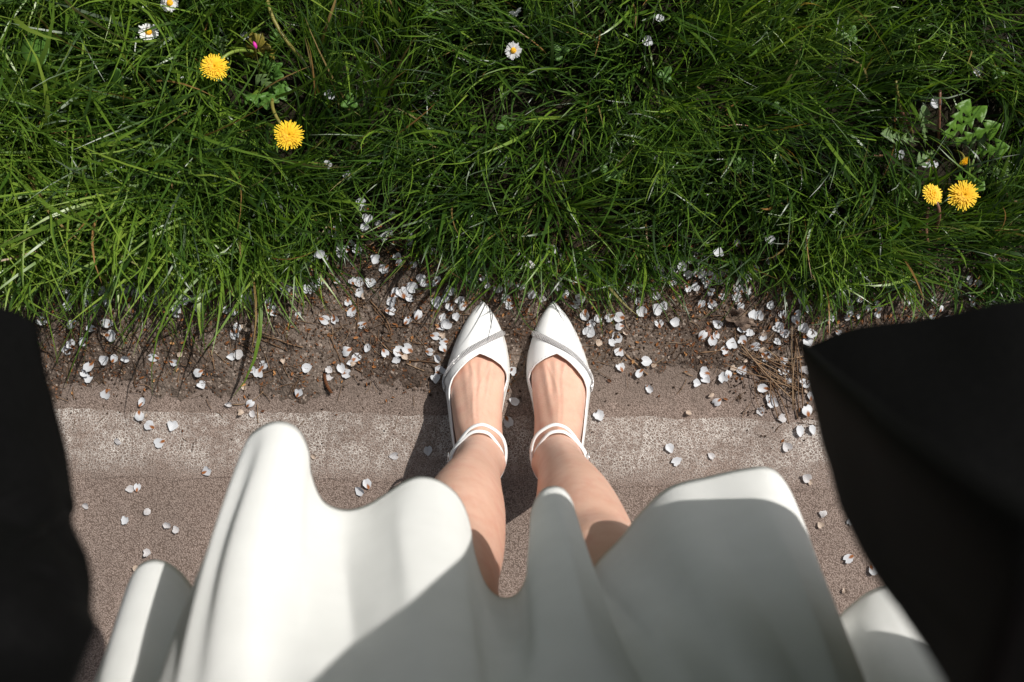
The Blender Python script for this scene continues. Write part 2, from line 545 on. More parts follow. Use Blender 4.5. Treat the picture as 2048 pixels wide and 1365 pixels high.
CLEAR = [(429, 135, .10, .022), (578, 271, .10, .024), (1865, 389, .08, .018), (1927, 391, .085, .024), (340, 7, .085, .015), (297, 65, .085, .015), (1027, 102, .085, .014), (1031, 21, .06, .011), (490, 115, .08, .010), (560, 235, .07, .01), (1928, 322, .06, .01), (960, 632, .040, .016), (1112, 636, .040, .016), (76, 100, .10, .017), (236, 156, .10, .013), (1940, 212, .060, .019), (1972, 235, .060, .018), (1915, 250, .060, .017), (1845, 225, .060, .010), (1775, 275, .07, .01), (1965, 378, .07, .010), (552, 140, .075, .010), (512, 80, .078, .012), (500, 200, .07, .010), (545, 205, .07, .01), (432, 78, .075, .008), (603, 100, .07, .006), (560, 55, .09, .006), (585, 80, .08, .006), (1879, 220, .065, .008)]
THIN = [(1900, 285, .085, .075, .88), (535, 145, .05, .065, .8), (575, 90, .03, .06, .6), (66, 100, .022, .035, .75), (235, 160, .022, .03, .75)]
def make_grass():
    n_cl = 7600
    cx = rng.uniform(-1.15, 1.15, n_cl); cy = rng.uniform(.02, .88, n_cl)
    e = grass_edge(cx)
    keep = cy > e + rng.uniform(-.006, .012, n_cl)
    # thin patch of bare earth left of the left toe
    d = np.hypot((cx - at(770, 430, 0).x) / .05, (cy - at(770, 430, 0).y) / .045)
    keep &= (d > 1) | (rng.uniform(size=n_cl) < .10)
    thin = vnoise(cx, cy, .07, 41)
    keep &= rng.uniform(size=n_cl) < np.clip(.80 + .42 * thin + .45 * vnoise(cx, cy, .03, 42), .38, 1)
    cx, cy = cx[keep], cy[keep]
    m = len(cx)
    per = rng.integers(6, 15, m)
    ci = np.repeat(np.arange(m), per)
    N = len(ci)
    rx = cx[ci] + rng.normal(0, .0075, N); ry = cy[ci] + rng.normal(0, .0075, N)
    edge_d = ry - grass_edge(rx)
    left = 1 / (1 + np.exp((rx + .36 + .25 * (ry - .25)) / .05))
    # lay direction: combed on the left, swirling elsewhere
    swirl = 2.6 * vnoise(cx, cy, .16, 51) + 1.2 * vnoise(cx, cy, .07, 52) - 1.2
    comb = np.where(rng.uniform(size=m) < .74, R(-38), R(200)) + rng.normal(0, .30, m)
    lm = 1 / (1 + np.exp((cx + .36 + .25 * (cy - .25)) / .05))
    base = np.where(rng.uniform(size=m) < lm, comb, swirl)
    up_patch = np.exp(-((cx + .17) / .10) ** 2 - ((cy - .40) / .10) ** 2)
    base = np.where(rng.uniform(size=m) < up_patch, R(75) + rng.normal(0, .35, m), base)
    az = base[ci] + rng.normal(0, .82, N) * (1 - .40 * left)
    e_w = np.clip(1 - edge_d / .075, 0, 1)
    az_edge = R(-90) + rng.normal(0, .75, N) - .35 * left
    az = np.where(rng.uniform(size=N) < e_w * .8, az_edge, az)
    L = (.045 + .095 * rng.beta(1.4, 1.6, N)) * (1 + .80 * left) * (1 - .28 * e_w)
    L *= np.clip(rng.normal(1, .20, N), .5, 1.6)
    wd = rng.uniform(.0006, .00145, N) * (1 + .5 * left) * (1 + .9 * (rng.uniform(size=N) < .10))
    th0 = R(3) + rng.beta(1.2, 2.3, N) * R(58) + e_w * R(10) + left * R(16)
    bend = R(8) + rng.beta(1.2, 1.8, N) * R(100) + e_w * R(14)
    side = rng.normal(0, .75, N)                         # sideways curl
    tint = np.clip(.32 + .17 * left + .20 * vnoise(cx, cy, .12, 61)[ci] + rng.normal(0, .20, N) + .10 * e_w, 0, .89)
    dry = rng.uniform(size=N) < .018
    tint = np.where(dry, rng.uniform(.93, 1, N), tint)
    K = 8
    s = np.linspace(0, 1, K)
    th = th0[:, None] + bend[:, None] * s[None] ** 1.25
    aa = az[:, None] + side[:, None] * s[None] ** 1.5
    ds = (L / (K - 1))[:, None]
    step_h = np.sin(th) * ds; step_v = np.cos(th) * ds
    px = np.cumsum(np.concatenate([rx[:, None], (step_h * np.cos(aa))[:, :-1]], 1), 1)
    py = np.cumsum(np.concatenate([ry[:, None], (step_h * np.sin(aa))[:, :-1]], 1), 1)
    z0 = soil_h(rx, ry) - .002
    pz = np.cumsum(np.concatenate([z0[:, None], step_v[:, :-1]], 1), 1)
    gz = soil_h(px, py)
    gz = np.maximum(gz, 0)
    pz = np.maximum(pz, gz + .0015 + .006 * rng.uniform(size=(N, 1)) * s[None])
    pz[:, 0] = z0
    # flowers and rosettes stand clear of the blades
    ok = np.ones(N, bool)
    for fx, fy, fz, fr in CLEAR:
        q = at(fx, fy, fz)
        dd = np.hypot(px - q.x, py - q.y)
        ok &= ~((dd < fr) & (pz > fz - .022)).any(1)
    for fx, fy, fa, fb, pr in THIN:
        q = at(fx, fy, .02)
        dd = ((rx - q.x) / fa) ** 2 + ((ry - q.y) / fb) ** 2
        ok &= ~((dd < 1) & (rng.uniform(size=N) < pr))
    prof = np.array([.55, .85, 1.0, 1.0, .92, .74, .45, .05])
    hw = wd[:, None] * prof[None]
    tw = rng.normal(0, .5, N)[:, None] + rng.normal(0, .7, N)[:, None] * s[None]
    # width direction: horizontal normal of the blade, rolled by tw about the blade
    sx, sy = -np.sin(aa), np.cos(aa)
    nxv, nyv, nzv = -np.cos(th) * np.cos(aa), -np.cos(th) * np.sin(aa), np.sin(th)
    wx = sx * np.cos(tw) + nxv * np.sin(tw); wy = sy * np.cos(tw) + nyv * np.sin(tw); wz = nzv * np.sin(tw)
    A = np.stack([px - wx * hw, py - wy * hw, pz - wz * hw], -1)
    B = np.stack([px + wx * hw, py + wy * hw, pz + wz * hw], -1)
    V = np.stack([A, B], 2).reshape(N, K * 2, 3)
    q = np.array([[2*i, 2*i+1, 2*i+3, 2*i+2] for i in range(K - 1)])
    V = V[ok]; N = len(V); tint = tint[ok]
    Fq = (q[None] + (np.arange(N) * K * 2)[:, None, None]).reshape(-1, 4)
    tt = np.repeat(np.clip(tint, 0, 1), K * 2)
    return V.reshape(-1, 3), Fq, tt
gv, gf, gt = make_grass()
tag(link('grass', mesh_np('grass', gv, gf, attrs={'tint': gt}), M['grass']), 'uncut green grass growing along the path edge', 'grass', kind='stuff')

# ------------------------------------------------------------------ the wearer
person = empty('person', (0.0082, -0.14, 0))
tag(person, 'person in white pointed heels, white flared skirt and open black blazer, seen from above', 'person')
POFF = Vector((-0.0082, 0.14, 0))
XM = 0.0082
def child(name, me, mat, parent=person):
    """meshes are written in world coordinates; shift them into the empty's frame"""
    o = link(name, me, mat, parent)
    if parent is person:
        me.transform(Matrix.Translation(POFF))
    else:
        me.transform(Matrix.Translation(POFF))
    return o

def loft(rings, cap=True):
    V, Fc = [], []
    n = len(rings[0])
    for r in rings: V += [Vector(p) for p in r]
    for i in range(len(rings) - 1):
        for k in range(n):
            Fc.append((i*n+k, i*n+(k+1) % n, (i+1)*n+(k+1) % n, (i+1)*n+k))
    if cap:
        Fc.append(tuple(range(n - 1, -1, -1)))
        Fc.append(tuple(range((len(rings)-1)*n, len(rings)*n)))
    return V, Fc

def interp_table(tab, n):
    return catmull(tab, n)

def leg_geo(mx):
    # z, cx, cy, rx, ry  (left leg; mx mirrors)
    tab = [(.085, -.0404, -.150, .027, .036), (.11, -.0404, -.150, .0290, .039), (.14, -.0405, -.149, .0300, .0370), (.165, -.0410, -.150, .0292, .0355), (.19, -.0420, -.152, .0285, .0345),
           (.22, -.0435, -.156, .0300, .0355), (.28, -.047, -.167, .0360, .043), (.35, -.051, -.182, .0445, .052), (.42, -.055, -.198, .0480, .055), (.47, -.0575, -.206, .0470, .051),
           (.50, -.059, -.210, .0475, .0500), (.535, -.060, -.216, .0490, .052), (.58, -.062, -.228, .0535, .056), (.68, -.068, -.253, .066, .068), (.80, -.078, -.278, .078, .084), (.92, -.085, -.292, .082, .095)]
    T = interp_table(tab, 60)
    rings = []
    for z, cx, cy, rx, ry in T:
        ring = []
        for k in range(40):
            a = 2 * math.pi * k / 40
            c, s = math.cos(a), math.sin(a)
            x = cx + rx * c
            y = cy + ry * s
            if .2 < z < .46 and s > 0:           # shin edge
                f = math.sin((z - .2) / .26 * math.pi)
                y += .0035 * f * max(0, s) ** 6
            if .46 < z < .58 and s > 0:          # kneecap
                f = math.sin((z - .46) / .12 * math.pi) ** 2
                y += .010 * f * max(0, s) ** 3 * .7
            if .10 < z < .17:                    # ankle bones
                f = math.sin((z - .10) / .07 * math.pi) ** 2
                x += .0045 * f * c * abs(c) ** 5
            ring.append((mx(x), y, z))
        rings.append(ring)
    return loft(rings)

def foot_geo(mx):
    # y, cx, zb, zt, hw
    cxp = lambda px, z: at(px, 0, z).x
    tab = [(.030, cxp(964, .02), .012, .022, .006), (.020, cxp(962, .02), .010, .028, .017), (.0, cxp(960, .04), .010, .038, .028), (-.022, cxp(956, .05), .010, .049, .0345),
           (-.045, cxp(953.5, .06), .012, .064, .0375), (-.070, cxp(952, .085), .022, .086, .0365), (-.092, cxp(952, .11), .034, .114, .0335), (-.112, cxp(953, .14), .044, .143, .0315),
           (-.14, -.0404, .052, .160, .0300), (-.165, -.0404, .056, .145, .0280), (-.186, -.0404, .060, .105, .0190)]
    T = interp_table(tab, 46)
    rings = []
    for y, cx, zb, zt, hw in T:
        ring = []
        zm = zb + (zt - zb) * .38
        for k in range(36):
            a = 2 * math.pi * k / 36
            c, s = math.cos(a), math.sin(a)
            if s >= 0:
                x = cx + hw * c * (1 - .10 * s)
                z = zm + (zt - zm) * s ** 0.95
            else:
                x = cx + hw * (abs(c) ** .8) * (1 if c >= 0 else -1)
                z = zm + (zm - zb) * -(abs(s) ** .7)
            ring.append((mx(x), y, z))
        rings.append(ring)
    parts = [loft(rings)]
    # tendons fanning over the instep
    for px0, px1, r in ((930, 948, .0030), (946, 952, .0034), (962, 957, .0040), (985, 962, .0034)):
        P = []
        for q in np.linspace(0, 1, 9):
            y = -.026 + q * (-.112 + .026)
            cx, zt, hw, zb = [np.interp(-y, -np.array([r_[0] for r_ in tab]), [r_[j] for r_ in tab]) for j in (1, 3, 4, 2)]
            x = at(px0 + (px1 - px0) * q, 0, zt).x
            u = min(abs(x - cx) / hw, .95)
            zm = zb + (zt - zb) * .38
            z = zm + (zt - zm) * math.sqrt(1 - u * u) - r * .05
            P.append((mx(x), y, z))
        parts.append(tube_geo(P, [r * (.4 + .6 * math.sin(math.pi * (.15 + .7 * i / 8))) for i in range(9)], 8))
    return join_geo(parts)

def torso_geo():
    tab = [(.86, -.292, .160, .095), (.92, -.292, .170, .105), (.98, -.285, .155, .095), (1.06, -.272, .120, .080), (1.14, -.262, .13, .085), (1.22, -.245, .145, .10), (1.30, -.235, .15, .085), (1.36, -.232, .10, .06), (1.38, -.232, .05, .04)]
    T = interp_table(tab, 30)
    rings = [[(rx * math.cos(2*math.pi*k/48) + .004, cy + ry * math.sin(2*math.pi*k/48), z) for k in range(48)] for z, cy, rx, ry in T]
    return loft(rings)

ML = lambda x: x
MR = lambda x: 2 * XM - x
def build_body():
    # the mirrored lofts are turned inside out, so flip them before the pieces grow together
    flip = lambda g: (g[0], [tuple(reversed(f)) for f in g[1]])
    V, Fc = join_geo([leg_geo(ML), foot_geo(ML), flip(leg_geo(MR)), flip(foot_geo(MR)), torso_geo()])
    me = mesh_py('body', V, Fc)
    bm = bmesh.new(); bm.from_mesh(me); bmesh.ops.recalc_face_normals(bm, faces=bm.faces); bm.to_mesh(me); bm.free()
    o = bpy.data.objects.new('tmp', me); C.objects.link(o)
    md = o.modifiers.new('r', 'REMESH'); md.mode = 'VOXEL'; md.voxel_size = .0023; md.use_smooth_shade = True
    md = o.modifiers.new('s', 'SMOOTH'); md.iterations = 26; md.factor = .5
    dg = bpy.context.evaluated_depsgraph_get()
    me2 = bpy.data.meshes.new_from_object(o.evaluated_get(dg))
    me2.name = 'body'
    bpy.data.objects.remove(o); bpy.data.meshes.remove(me)
    me2.polygons.foreach_set('use_smooth', [True] * len(me2.polygons))
    me2.materials.clear()
    # tendons and veins over the instep, ankle bones
    co = np.empty(len(me2.vertices) * 3); me2.vertices.foreach_get('co', co); co = co.reshape(-1, 3)
    for sgn in (1, -1):
        xx = co[:, 0] if sgn == 1 else 2 * XM - co[:, 0]
        xx = np.where((xx < .0) & (xx > -.10), xx, 9)
        yv, zv = co[:, 1], co[:, 2]
        u = np.clip((-.024 - yv) / .095, 0, 1)
        zt = .05 + .085 * u
        win = np.clip((-.018 - yv) / .015, 0, 1) * np.clip((yv + .125) / .02, 0, 1) * (zv > .035 + .05 * u)
        dz = 0
        for a0, a1, amp, wdt in ((923, 944, .0016, .0040), (941, 950, .0034, .0034), (963, 957, .0020, .0044), (988, 962, .0030, .0042)):
            px_ = a0 + (a1 - a0) * u
            xl = (px_ - 1024) / F_PX * (CAM_H - zt)
            wv2 = wdt * (1.15 - .35 * u)
            dz = dz + amp * np.exp(-((xx - xl) / wv2) ** 2) * (.35 + .65 * np.sin(np.pi * np.clip(.12 + .85 * u, 0, 1))) * (.62 if sgn == 1 else .38)
        # one vein wandering across
        for a0, a1, ph_ in ((935, 962, 0.3), (975, 950, 2.0)):
            px_ = a0 + (a1 - a0) * u + 7 * np.sin(u * 6 + ph_)
            xl = (px_ - 1024) / F_PX * (CAM_H - zt)
            dz = dz + .0011 * np.exp(-((xx - xl) / .0017) ** 2)
        co[:, 2] += dz * win
    me2.vertices.foreach_set('co', co.ravel())
    me2.update()
    return me2
body_me = build_body()
body_bvh = BVHTree.FromPolygons([v.co.copy() for v in body_me.vertices], [tuple(p.vertices) for p in body_me.polygons])
body = child('body', body_me, M['skin'])

# --- shoes
OUT = [(603.5, 963.5, 966.5), (607, 959.5, 971), (613, 954, 976), (625, 943, 985), (640, 932.5, 994), (660, 921.5, 1003), (690, 908.5, 1012), (720, 898, 1017), (745, 890.5, 1018.5), (765, 887.5, 1017), (785, 889.5, 1012),
       (810, 893.5, 1006), (840, 897, 1001), (870, 901, 998), (900, 906, 996.5), (930, 912, 995), (955, 921, 990), (972, 932, 980), (980, 944, 968), (983, 952, 959)]
OPENING = [(958.7, 706), (934.5, 722), (917, 740), (904, 758), (898.5, 775), (898, 791), (902, 830), (905, 860), (910, 900), (918, 940), (932, 964), (956, 972), (978, 964), (989, 940), (993, 880), (998, 820), (1003, 790), (1010, 776.5), (1015, 758), (1012.6, 744.6), (1002.6, 729), (980.6, 714)]
def inside(poly, x, y):
    r = False
    j = len(poly) - 1
    for i in range(len(poly)):
        xi, yi = poly[i]; xj, yj = poly[j]
        if (yi > y) != (yj > y) and x < (xj - xi) * (y - yi) / (yj - yi) + xi: r = not r
        j = i
    return r

def shoe_rows(n):
    pys = np.array([r[0] for r in OUT])
    q = np.concatenate([603.5 + (983 - 603.5) * np.linspace(0, 1, n) ** 1.0])
    q[1] = 604.5; q[2] = 606
    rows = []
    for py in q:
        pl = np.interp(py, pys, [r[1] for r in OUT]); pr = np.interp(py, pys, [r[2] for r in OUT])
        zs = np.interp(py, [603, 650, 740, 775, 810, 850, 900, 990], [.009, .006, .006, .009, .019, .034, .049, .056])
        zt = np.interp(py, [603, 612, 625, 650, 690, 706, 740, 775, 810, 870, 983], [.013, .020, .025, .034, .048, .054, .068, .080, .085, .100, .105])
        zside = zs + .32 * (zt - zs)
        a = at(pl, py, zside); b = at(pr, py, zside)
        rows.append((a.y, (a.x + b.x) / 2, (b.x - a.x) / 2, zs, zt))
    R_ = np.array(rows)
    for j in range(1, 5):
        col = R_[:, j].copy()
        for _ in range(3):
            col[1:-1] = .25 * col[:-2] + .5 * col[1:-1] + .25 * col[2:]
        R_[:, j] = col
    return R_

def sec_pt(row, v):
    y, cx, hw, zs, zt = row
    a = math.pi * (1 - v)
    c, s = math.cos(a), math.sin(a)
    x = cx + hw * (abs(c) ** .82) * (1 if c >= 0 else -1)
    z = zs + (zt - zs) * (s ** .92)
    return Vector((x, y, z))

def shoe_parts(mx, flip):
    rows = shoe_rows(190)
    NV = 200
    vo, vi, opened = [], [], []
    for row in rows:
        o_ = i_ = None
        for k in range(NV + 1):
            p = sec_pt(row, k / NV)
            if inside(OPENING, *proj(p)):
                o_ = k / NV if o_ is None else o_
                i_ = k / NV
        opened.append(o_ is not None)
        vo.append(o_); vi.append(i_)
    first = opened.index(True)
    last = len(opened) - 1 - opened[::-1].index(True)
    vs = (vo[first] + vi[first]) / 2
    vl = (vo[last] + vi[last]) / 2
    for k in range(len(rows)):
        if not opened[k]:
            vo[k] = vi[k] = vs if k < first else (vl if k > last else vo[k - 1])
    for arr in (vo, vi):
        a = np.array(arr)
        for _ in range(3):
            b = a.copy(); b[first+1:last] = (a[first:last-1] + 2*a[first+1:last] + a[first+2:last+1]) / 4; a = b
        arr[:] = list(a)
    NC = 14
    V, Fc = [], []
    def add_sheet(fn):
        base = len(V)
        for k in range(len(rows)):
            for c in range(NC + 1):
                V.append(fn(k, c / NC))
        for k in range(len(rows) - 1):
            for c in range(NC):
                a = base + k*(NC+1) + c
                q = (a, a+1, a+NC+2, a+NC+1)
                Fc.append(q)
    add_sheet(lambda k, f: sec_pt(rows[k], vo[k] * f))
    add_sheet(lambda k, f: sec_pt(rows[k], vi[k] + (1 - vi[k]) * f))
    V = [Vector((mx(p.x), p.y, p.z)) for p in V]
    edge_o = [sec_pt(rows[k], vo[k]) for k in range(first, last + 1)]
    edge_i = [sec_pt(rows[k], vi[k]) for k in range(first, last + 1)]
    edge = [Vector((mx(p.x), p.y, p.z)) for p in edge_o[::3] + edge_i[::-3]]
    me = mesh_py('shoe', V, Fc)
    bm = bmesh.new(); bm.from_mesh(me)
    bmesh.ops.remove_doubles(bm, verts=bm.verts, dist=.00008)
    bmesh.ops.recalc_face_normals(bm, faces=bm.faces)
    # make sure that the normals look up and out
    up = sum(f.normal.z * f.calc_area() for f in bm.faces)
    if up < 0: bmesh.ops.reverse_faces(bm, faces=bm.faces)
    bm.to_mesh(me); bm.free()
    me.polygons.foreach_set('use_smooth', [True] * len(me.polygons))
    return me, rows, edge

def band_loop(points, mx, width, thick, tilt):
    """closed flat strap through points; tilt leans its flat face outward"""
    P = catmull(points, 72, closed=True)
    P = [Vector((mx(p[0]), p[1], p[2])) for p in P]
    cen = sum(P, Vector()) / len(P)
    V, Fc = [], []
    n = len(P)
    for i, p in enumerate(P):
        t_ = (P[(i+1) % n] - P[i-1]).normalized()
        out = (p - cen); out.z = 0; out.normalize()
        out = (out - t_ * out.dot(t_)).normalized()
        upv = out.cross(t_).normalized()
        if upv.z < 0: upv = -upv
        nrm = (out * math.cos(tilt) + upv * math.sin(tilt))
        wv_ = (upv * math.cos(tilt) - out * math.sin(tilt))
        for a, b in ((-.5, -.35), (-.38, .5), (.38, .5), (.5, -.35), (.38, -.5), (-.38, -.5)):
            V.append(p + wv_ * (width * a) + nrm * (thick * b))
    for i in range(n):
        for k in range(6):
            j = (i + 1) % n
            Fc.append((i*6+k, i*6+(k+1) % 6, j*6+(k+1) % 6, j*6+k))
    return mesh_py('ankle_strap', V, Fc)

def build_shoe(mx, right):
    me, rows, edge = shoe_parts(mx, right)
    bvh = BVHTree.FromPolygons([v.co.copy() for v in me.vertices], [tuple(p.vertices) for p in me.polygons])
    sh = child('shoe', me, M['leather'])
    md = sh.modifiers.new('thickness', 'SOLIDIFY'); md.thickness = .0015; md.offset = -1
    tag(sh, 'white pointed shoe on the %s foot with slanting rhinestone band' % ('right' if right else 'left'))
    # piping round the opening
    v, f = tube_geo([p + Vector((0, 0, .0008)) for p in edge] + [edge[0] + Vector((0, 0, .0008))], .0011, 6, cap=False)
    child('piping', mesh_py('piping', v, f), M['leather'], sh)
    # a row of stitches below the top line
    st = []
    n0 = next(k for k, r_ in enumerate(rows) if proj(sec_pt(r_, .5))[1] > 700)
    for k in range(n0 + 4, len(rows) - 12, 2):
        for sd in (0, 1):
            op = [v_ / 200 for v_ in range(201) if inside(OPENING, *proj(sec_pt(rows[k], v_ / 200)))]
            if not op: continue
            vv = op[0] - .030 if sd == 0 else op[-1] + .030
            if not 0.02 < vv < .98: continue
            a_ = sec_pt(rows[k], vv) + Vector((0, 0, .0004)); b_ = a_ + Vector((0, -.0012, .0003))
            a_, b_ = (Vector((mx(q.x), q.y, q.z)) for q in (a_, b_))
            st.append(tube_geo([a_, b_], .00028, 4))
    sto = child('stitching', mesh_py('stitching', *join_geo(st)), M['thread'], sh); sto['kind'] = 'stuff'
    # sole
    V, Fc = [], []
    RR = rows[::4]
    for y, cx, hw, zs, zt in RR:
        for sx, dz in ((-1, 0.001), (1, 0.001), (1, -.0055), (-1, -.0055)):
            V.append((mx(cx + sx * (hw + .0008)), y, max(zs + dz, .0004)))
    for i in range(len(RR) - 1):
        for k in range(4):
            Fc.append((i*4+k, i*4+(k+1) % 4, (i+1)*4+(k+1) % 4, (i+1)*4+k))
    Fc += [(3, 2, 1, 0), tuple(len(V) - 4 + k for k in range(4))]
    child('sole', mesh_py('sole', V, Fc, smooth=False), M['sole'], sh)
    # inner lining surface: insole
    V2 = [(mx(r[1] + s * r[2] * .93), r[0], r[3] + .0022) for r in RR for s in (-1, 1)]
    child('insole', mesh_py('insole', V2, [(2*i, 2*i+1, 2*i+3, 2*i+2) for i in range(len(RR) - 1)]), M['lining'], sh)
    # heel: a slim block tapering to the ground
    rings = []
    for z, yc, rx, ry in ((.0, -.172, .011, .012), (.004, -.172, .0115, .0125), (.02, -.170, .013, .015), (.036, -.166, .019, .021), (.049, -.160, .026, .026)):
        rings.append([(mx(-.0415 + rx * math.cos(2*math.pi*k/20)), yc + ry * math.sin(2*math.pi*k/20), z) for k in range(20)])
    child('heel', mesh_py('heel', *loft(rings)), M['leather'], sh)
    # rhinestone band laid over the vamp
    path = [(1009.5, 664), (1004, 667), (990, 673.5), (972, 682.5), (955, 691.5), (939, 700.5), (925, 711), (912.5, 722.5), (902, 735), (894.5, 747), (889.8, 757), (889.0, 768), (892.5, 779)]
    pp = catmull(path, 66)
    camp = Vector((0, 0, CAM_H))
    cpts = []
    for x, y in pp:
        q = at(x, y, 0.0)
        q = Vector((mx(q.x), q.y, 0))
        # same ray for the mirrored shoe: aim through the mirrored eye point
        eye = Vector((mx(0.0), 0, CAM_H))
        hit, nrm, ix, dist = bvh.ray_cast(eye, (q - eye).normalized())
        if hit is None:
            hit, nrm, ix, dist = bvh.find_nearest(cpts[-1][0] + Vector((0, -.0015, -.0015))) if cpts else (None,)*4
        if hit is not None:
            if nrm.z < 0: nrm = -nrm
            cpts.append((hit + nrm * .0016, nrm))
    gems, basev, basef = [], [], []
    W = .0082
    NRW = 5
    n = len(cpts)
    for i, (p, nn) in enumerate(cpts):
        a = cpts[max(i-1, 0)][0]; b = cpts[min(i+1, n-1)][0]
        t_ = (b - a).normalized(); s_ = nn.cross(t_).normalized()
        for j in range(7):
            u = -1 + 2 * j / 6
            basev.append(p + s_ * (u * W / 2) + nn * (.0014 * (1 - u * u) - .0012))
        for j in range(NRW):
            u = -1 + 2 * (j + .5) / NRW
            g = p + s_ * (u * W / 2 * .95) + nn * (.0015 * (1 - u * u) - .0004)
            r = .00074
            ax, ay, az_ = t_ * r, s_ * r, nn * r * .9
            rot = random.uniform(-.3, .3); g = g + nn * .0003; az_ = az_ + t_ * random.uniform(-.0002, .0002) + s_ * random.uniform(-.0002, .0002)
            ax, ay = ax * math.cos(rot) + ay * math.sin(rot), ay * math.cos(rot) - ax * math.sin(rot)
            vv = [g + ax, g + ay, g - ax, g - ay, g + az_ + ax * .45, g + az_ + ay * .45, g + az_ - ax * .45, g + az_ - ay * .45]
            gems.append((vv, [(0, 1, 5, 4), (1, 2, 6, 5), (2, 3, 7, 6), (3, 0, 4, 7), (4, 5, 6, 7)]))
    for i in range(n - 1):
        for j in range(6):
            basef.append((i*7+j, i*7+j+1, (i+1)*7+j+1, (i+1)*7+j))
    rb_me = mesh_py('rhinestone_band', *join_geo(gems + [(basev, basef)]), smooth=False)
    rb_me.materials.append(M['stone']); rb_me.materials.append(M['stone_base'])
    rb_me.polygons.foreach_set('material_index', [0] * (len(gems) * 5) + [1] * len(basef))
    rb = child('rhinestone_band', rb_me, None, sh)
    rb['kind'] = 'stuff'
    # straps crossed round the ankle
    s1 = [(900, 917), (918, 884), (941, 857), (964, 849.5), (986, 858), (1004, 874), (1012, 899), (1009, 930), (996, 958), (965, 978), (930, 970), (906, 945)]
    s2 = [(903, 912), (921, 884), (948, 864), (974, 866), (992, 884), (1005, 908), (1005, 932), (994, 954), (965, 972), (930, 968), (906, 948)]
    for pts, dz, wd in ((s1, 0.0, .0052), (s2, .0035, .0052)):
        P3 = []
        for x, y in pts:
            f = min(max((y - 850) / 125, 0), 1)
            p_ = at(x, y, .163 - .030 * f + dz * (1 - f))
            P3.append(tuple(p_))
        child('ankle_strap', band_loop(P3, mx, wd, .0018, R(38)), M['leather'], sh)
    # buckle at the outer side
    bp = at(897, 916, .150); bp = Vector((mx(bp.x), bp.y, bp.z))
    fr = [Vector((0, dx, dz)) for dx, dz in ((-.006, -.005), (.006, -.005), (.006, .005), (-.006, .005), (-.006, -.005))]
    v, f = tube_geo([bp + q + Vector((0.0, 0, 0)) for q in fr], .0009, 6)
    v2, f2 = tube_geo([bp + Vector((0, -.006, 0)), bp + Vector((0, .007, .001))], .0007, 6)
    child('buckle', mesh_py('buckle', *join_geo([(v, f), (v2, f2)])), M['metal'], sh)
    return sh
build_shoe(ML, False)
build_shoe(MR, True)

# --- skirt: hem curve in deep rolling folds, gathered to the waist
ZH = .60
HEM = [  # px, py, angle at the hip ring
    (262, 1160, 168), (280, 1133, 166), (311, 1122, 163), (346, 1135, 160), (378, 1168, 157), (410, 1225, 154), (450, 1190, 149), (472, 1070, 145), (478, 960, 142),
    (492, 892, 139), (521, 857, 134), (560, 845.5, 129), (597, 862, 124), (615, 900, 120.5), (621, 948, 117), (645, 1003, 113), (690, 1022, 109.5), (735, 1012, 106.5), (775, 988, 104), (810, 965, 102),
    (842, 956, 100), (882, 966, 98), (917, 997, 96), (936, 1042, 94.5), (948, 1110, 93.2), (970, 1170, 92.2), (1005, 1198, 91), (1038, 1187, 90), (1057, 1145, 89), (1062, 1085, 88), (1064, 1028, 86.8),
    (1082, 986, 85), (1109, 975, 83), (1135, 990, 80), (1151, 1035, 77), (1160, 1095, 74.5), (1160, 1150, 72), (1178, 1150, 69.5), (1203, 1118, 67), (1242, 1078, 64), (1282, 1028, 60.5), (1335, 979, 57),
    (1420, 955, 52.5), (1490, 940, 48), (1533, 937, 44.5), (1562, 957, 41), (1588, 1008, 38), (1600, 1100, 35), (1615, 1200, 32), (1655, 1250, 28), (1700, 1215, 25), (1742, 1184, 21), (1790, 1173, 17.5), (1832, 1196, 14), (1852, 1260, 9)]
hem3 = []
for px, py, th in HEM:
    p = at(px, py, ZH)
    hem3.append((p.x, p.y, th))
for x, y, th in ((.315, -.30, 0), (.36, -.36, -14), (.31, -.41, -26), (.25, -.40, -38), (.23, -.49, -52), (.16, -.50, -64), (.10, -.45, -76), (.03, -.49, -86), (-.05, -.52, -97), (-.11, -.46, -109), (-.18, -.50, -122), (-.25, -.49, -135), (-.26, -.40, -147), (-.33, -.42, -159), (-.37, -.36, -171), (-.32, -.30, -181), (-.315, -.24, -188)):
    hem3.append((x, y, th))
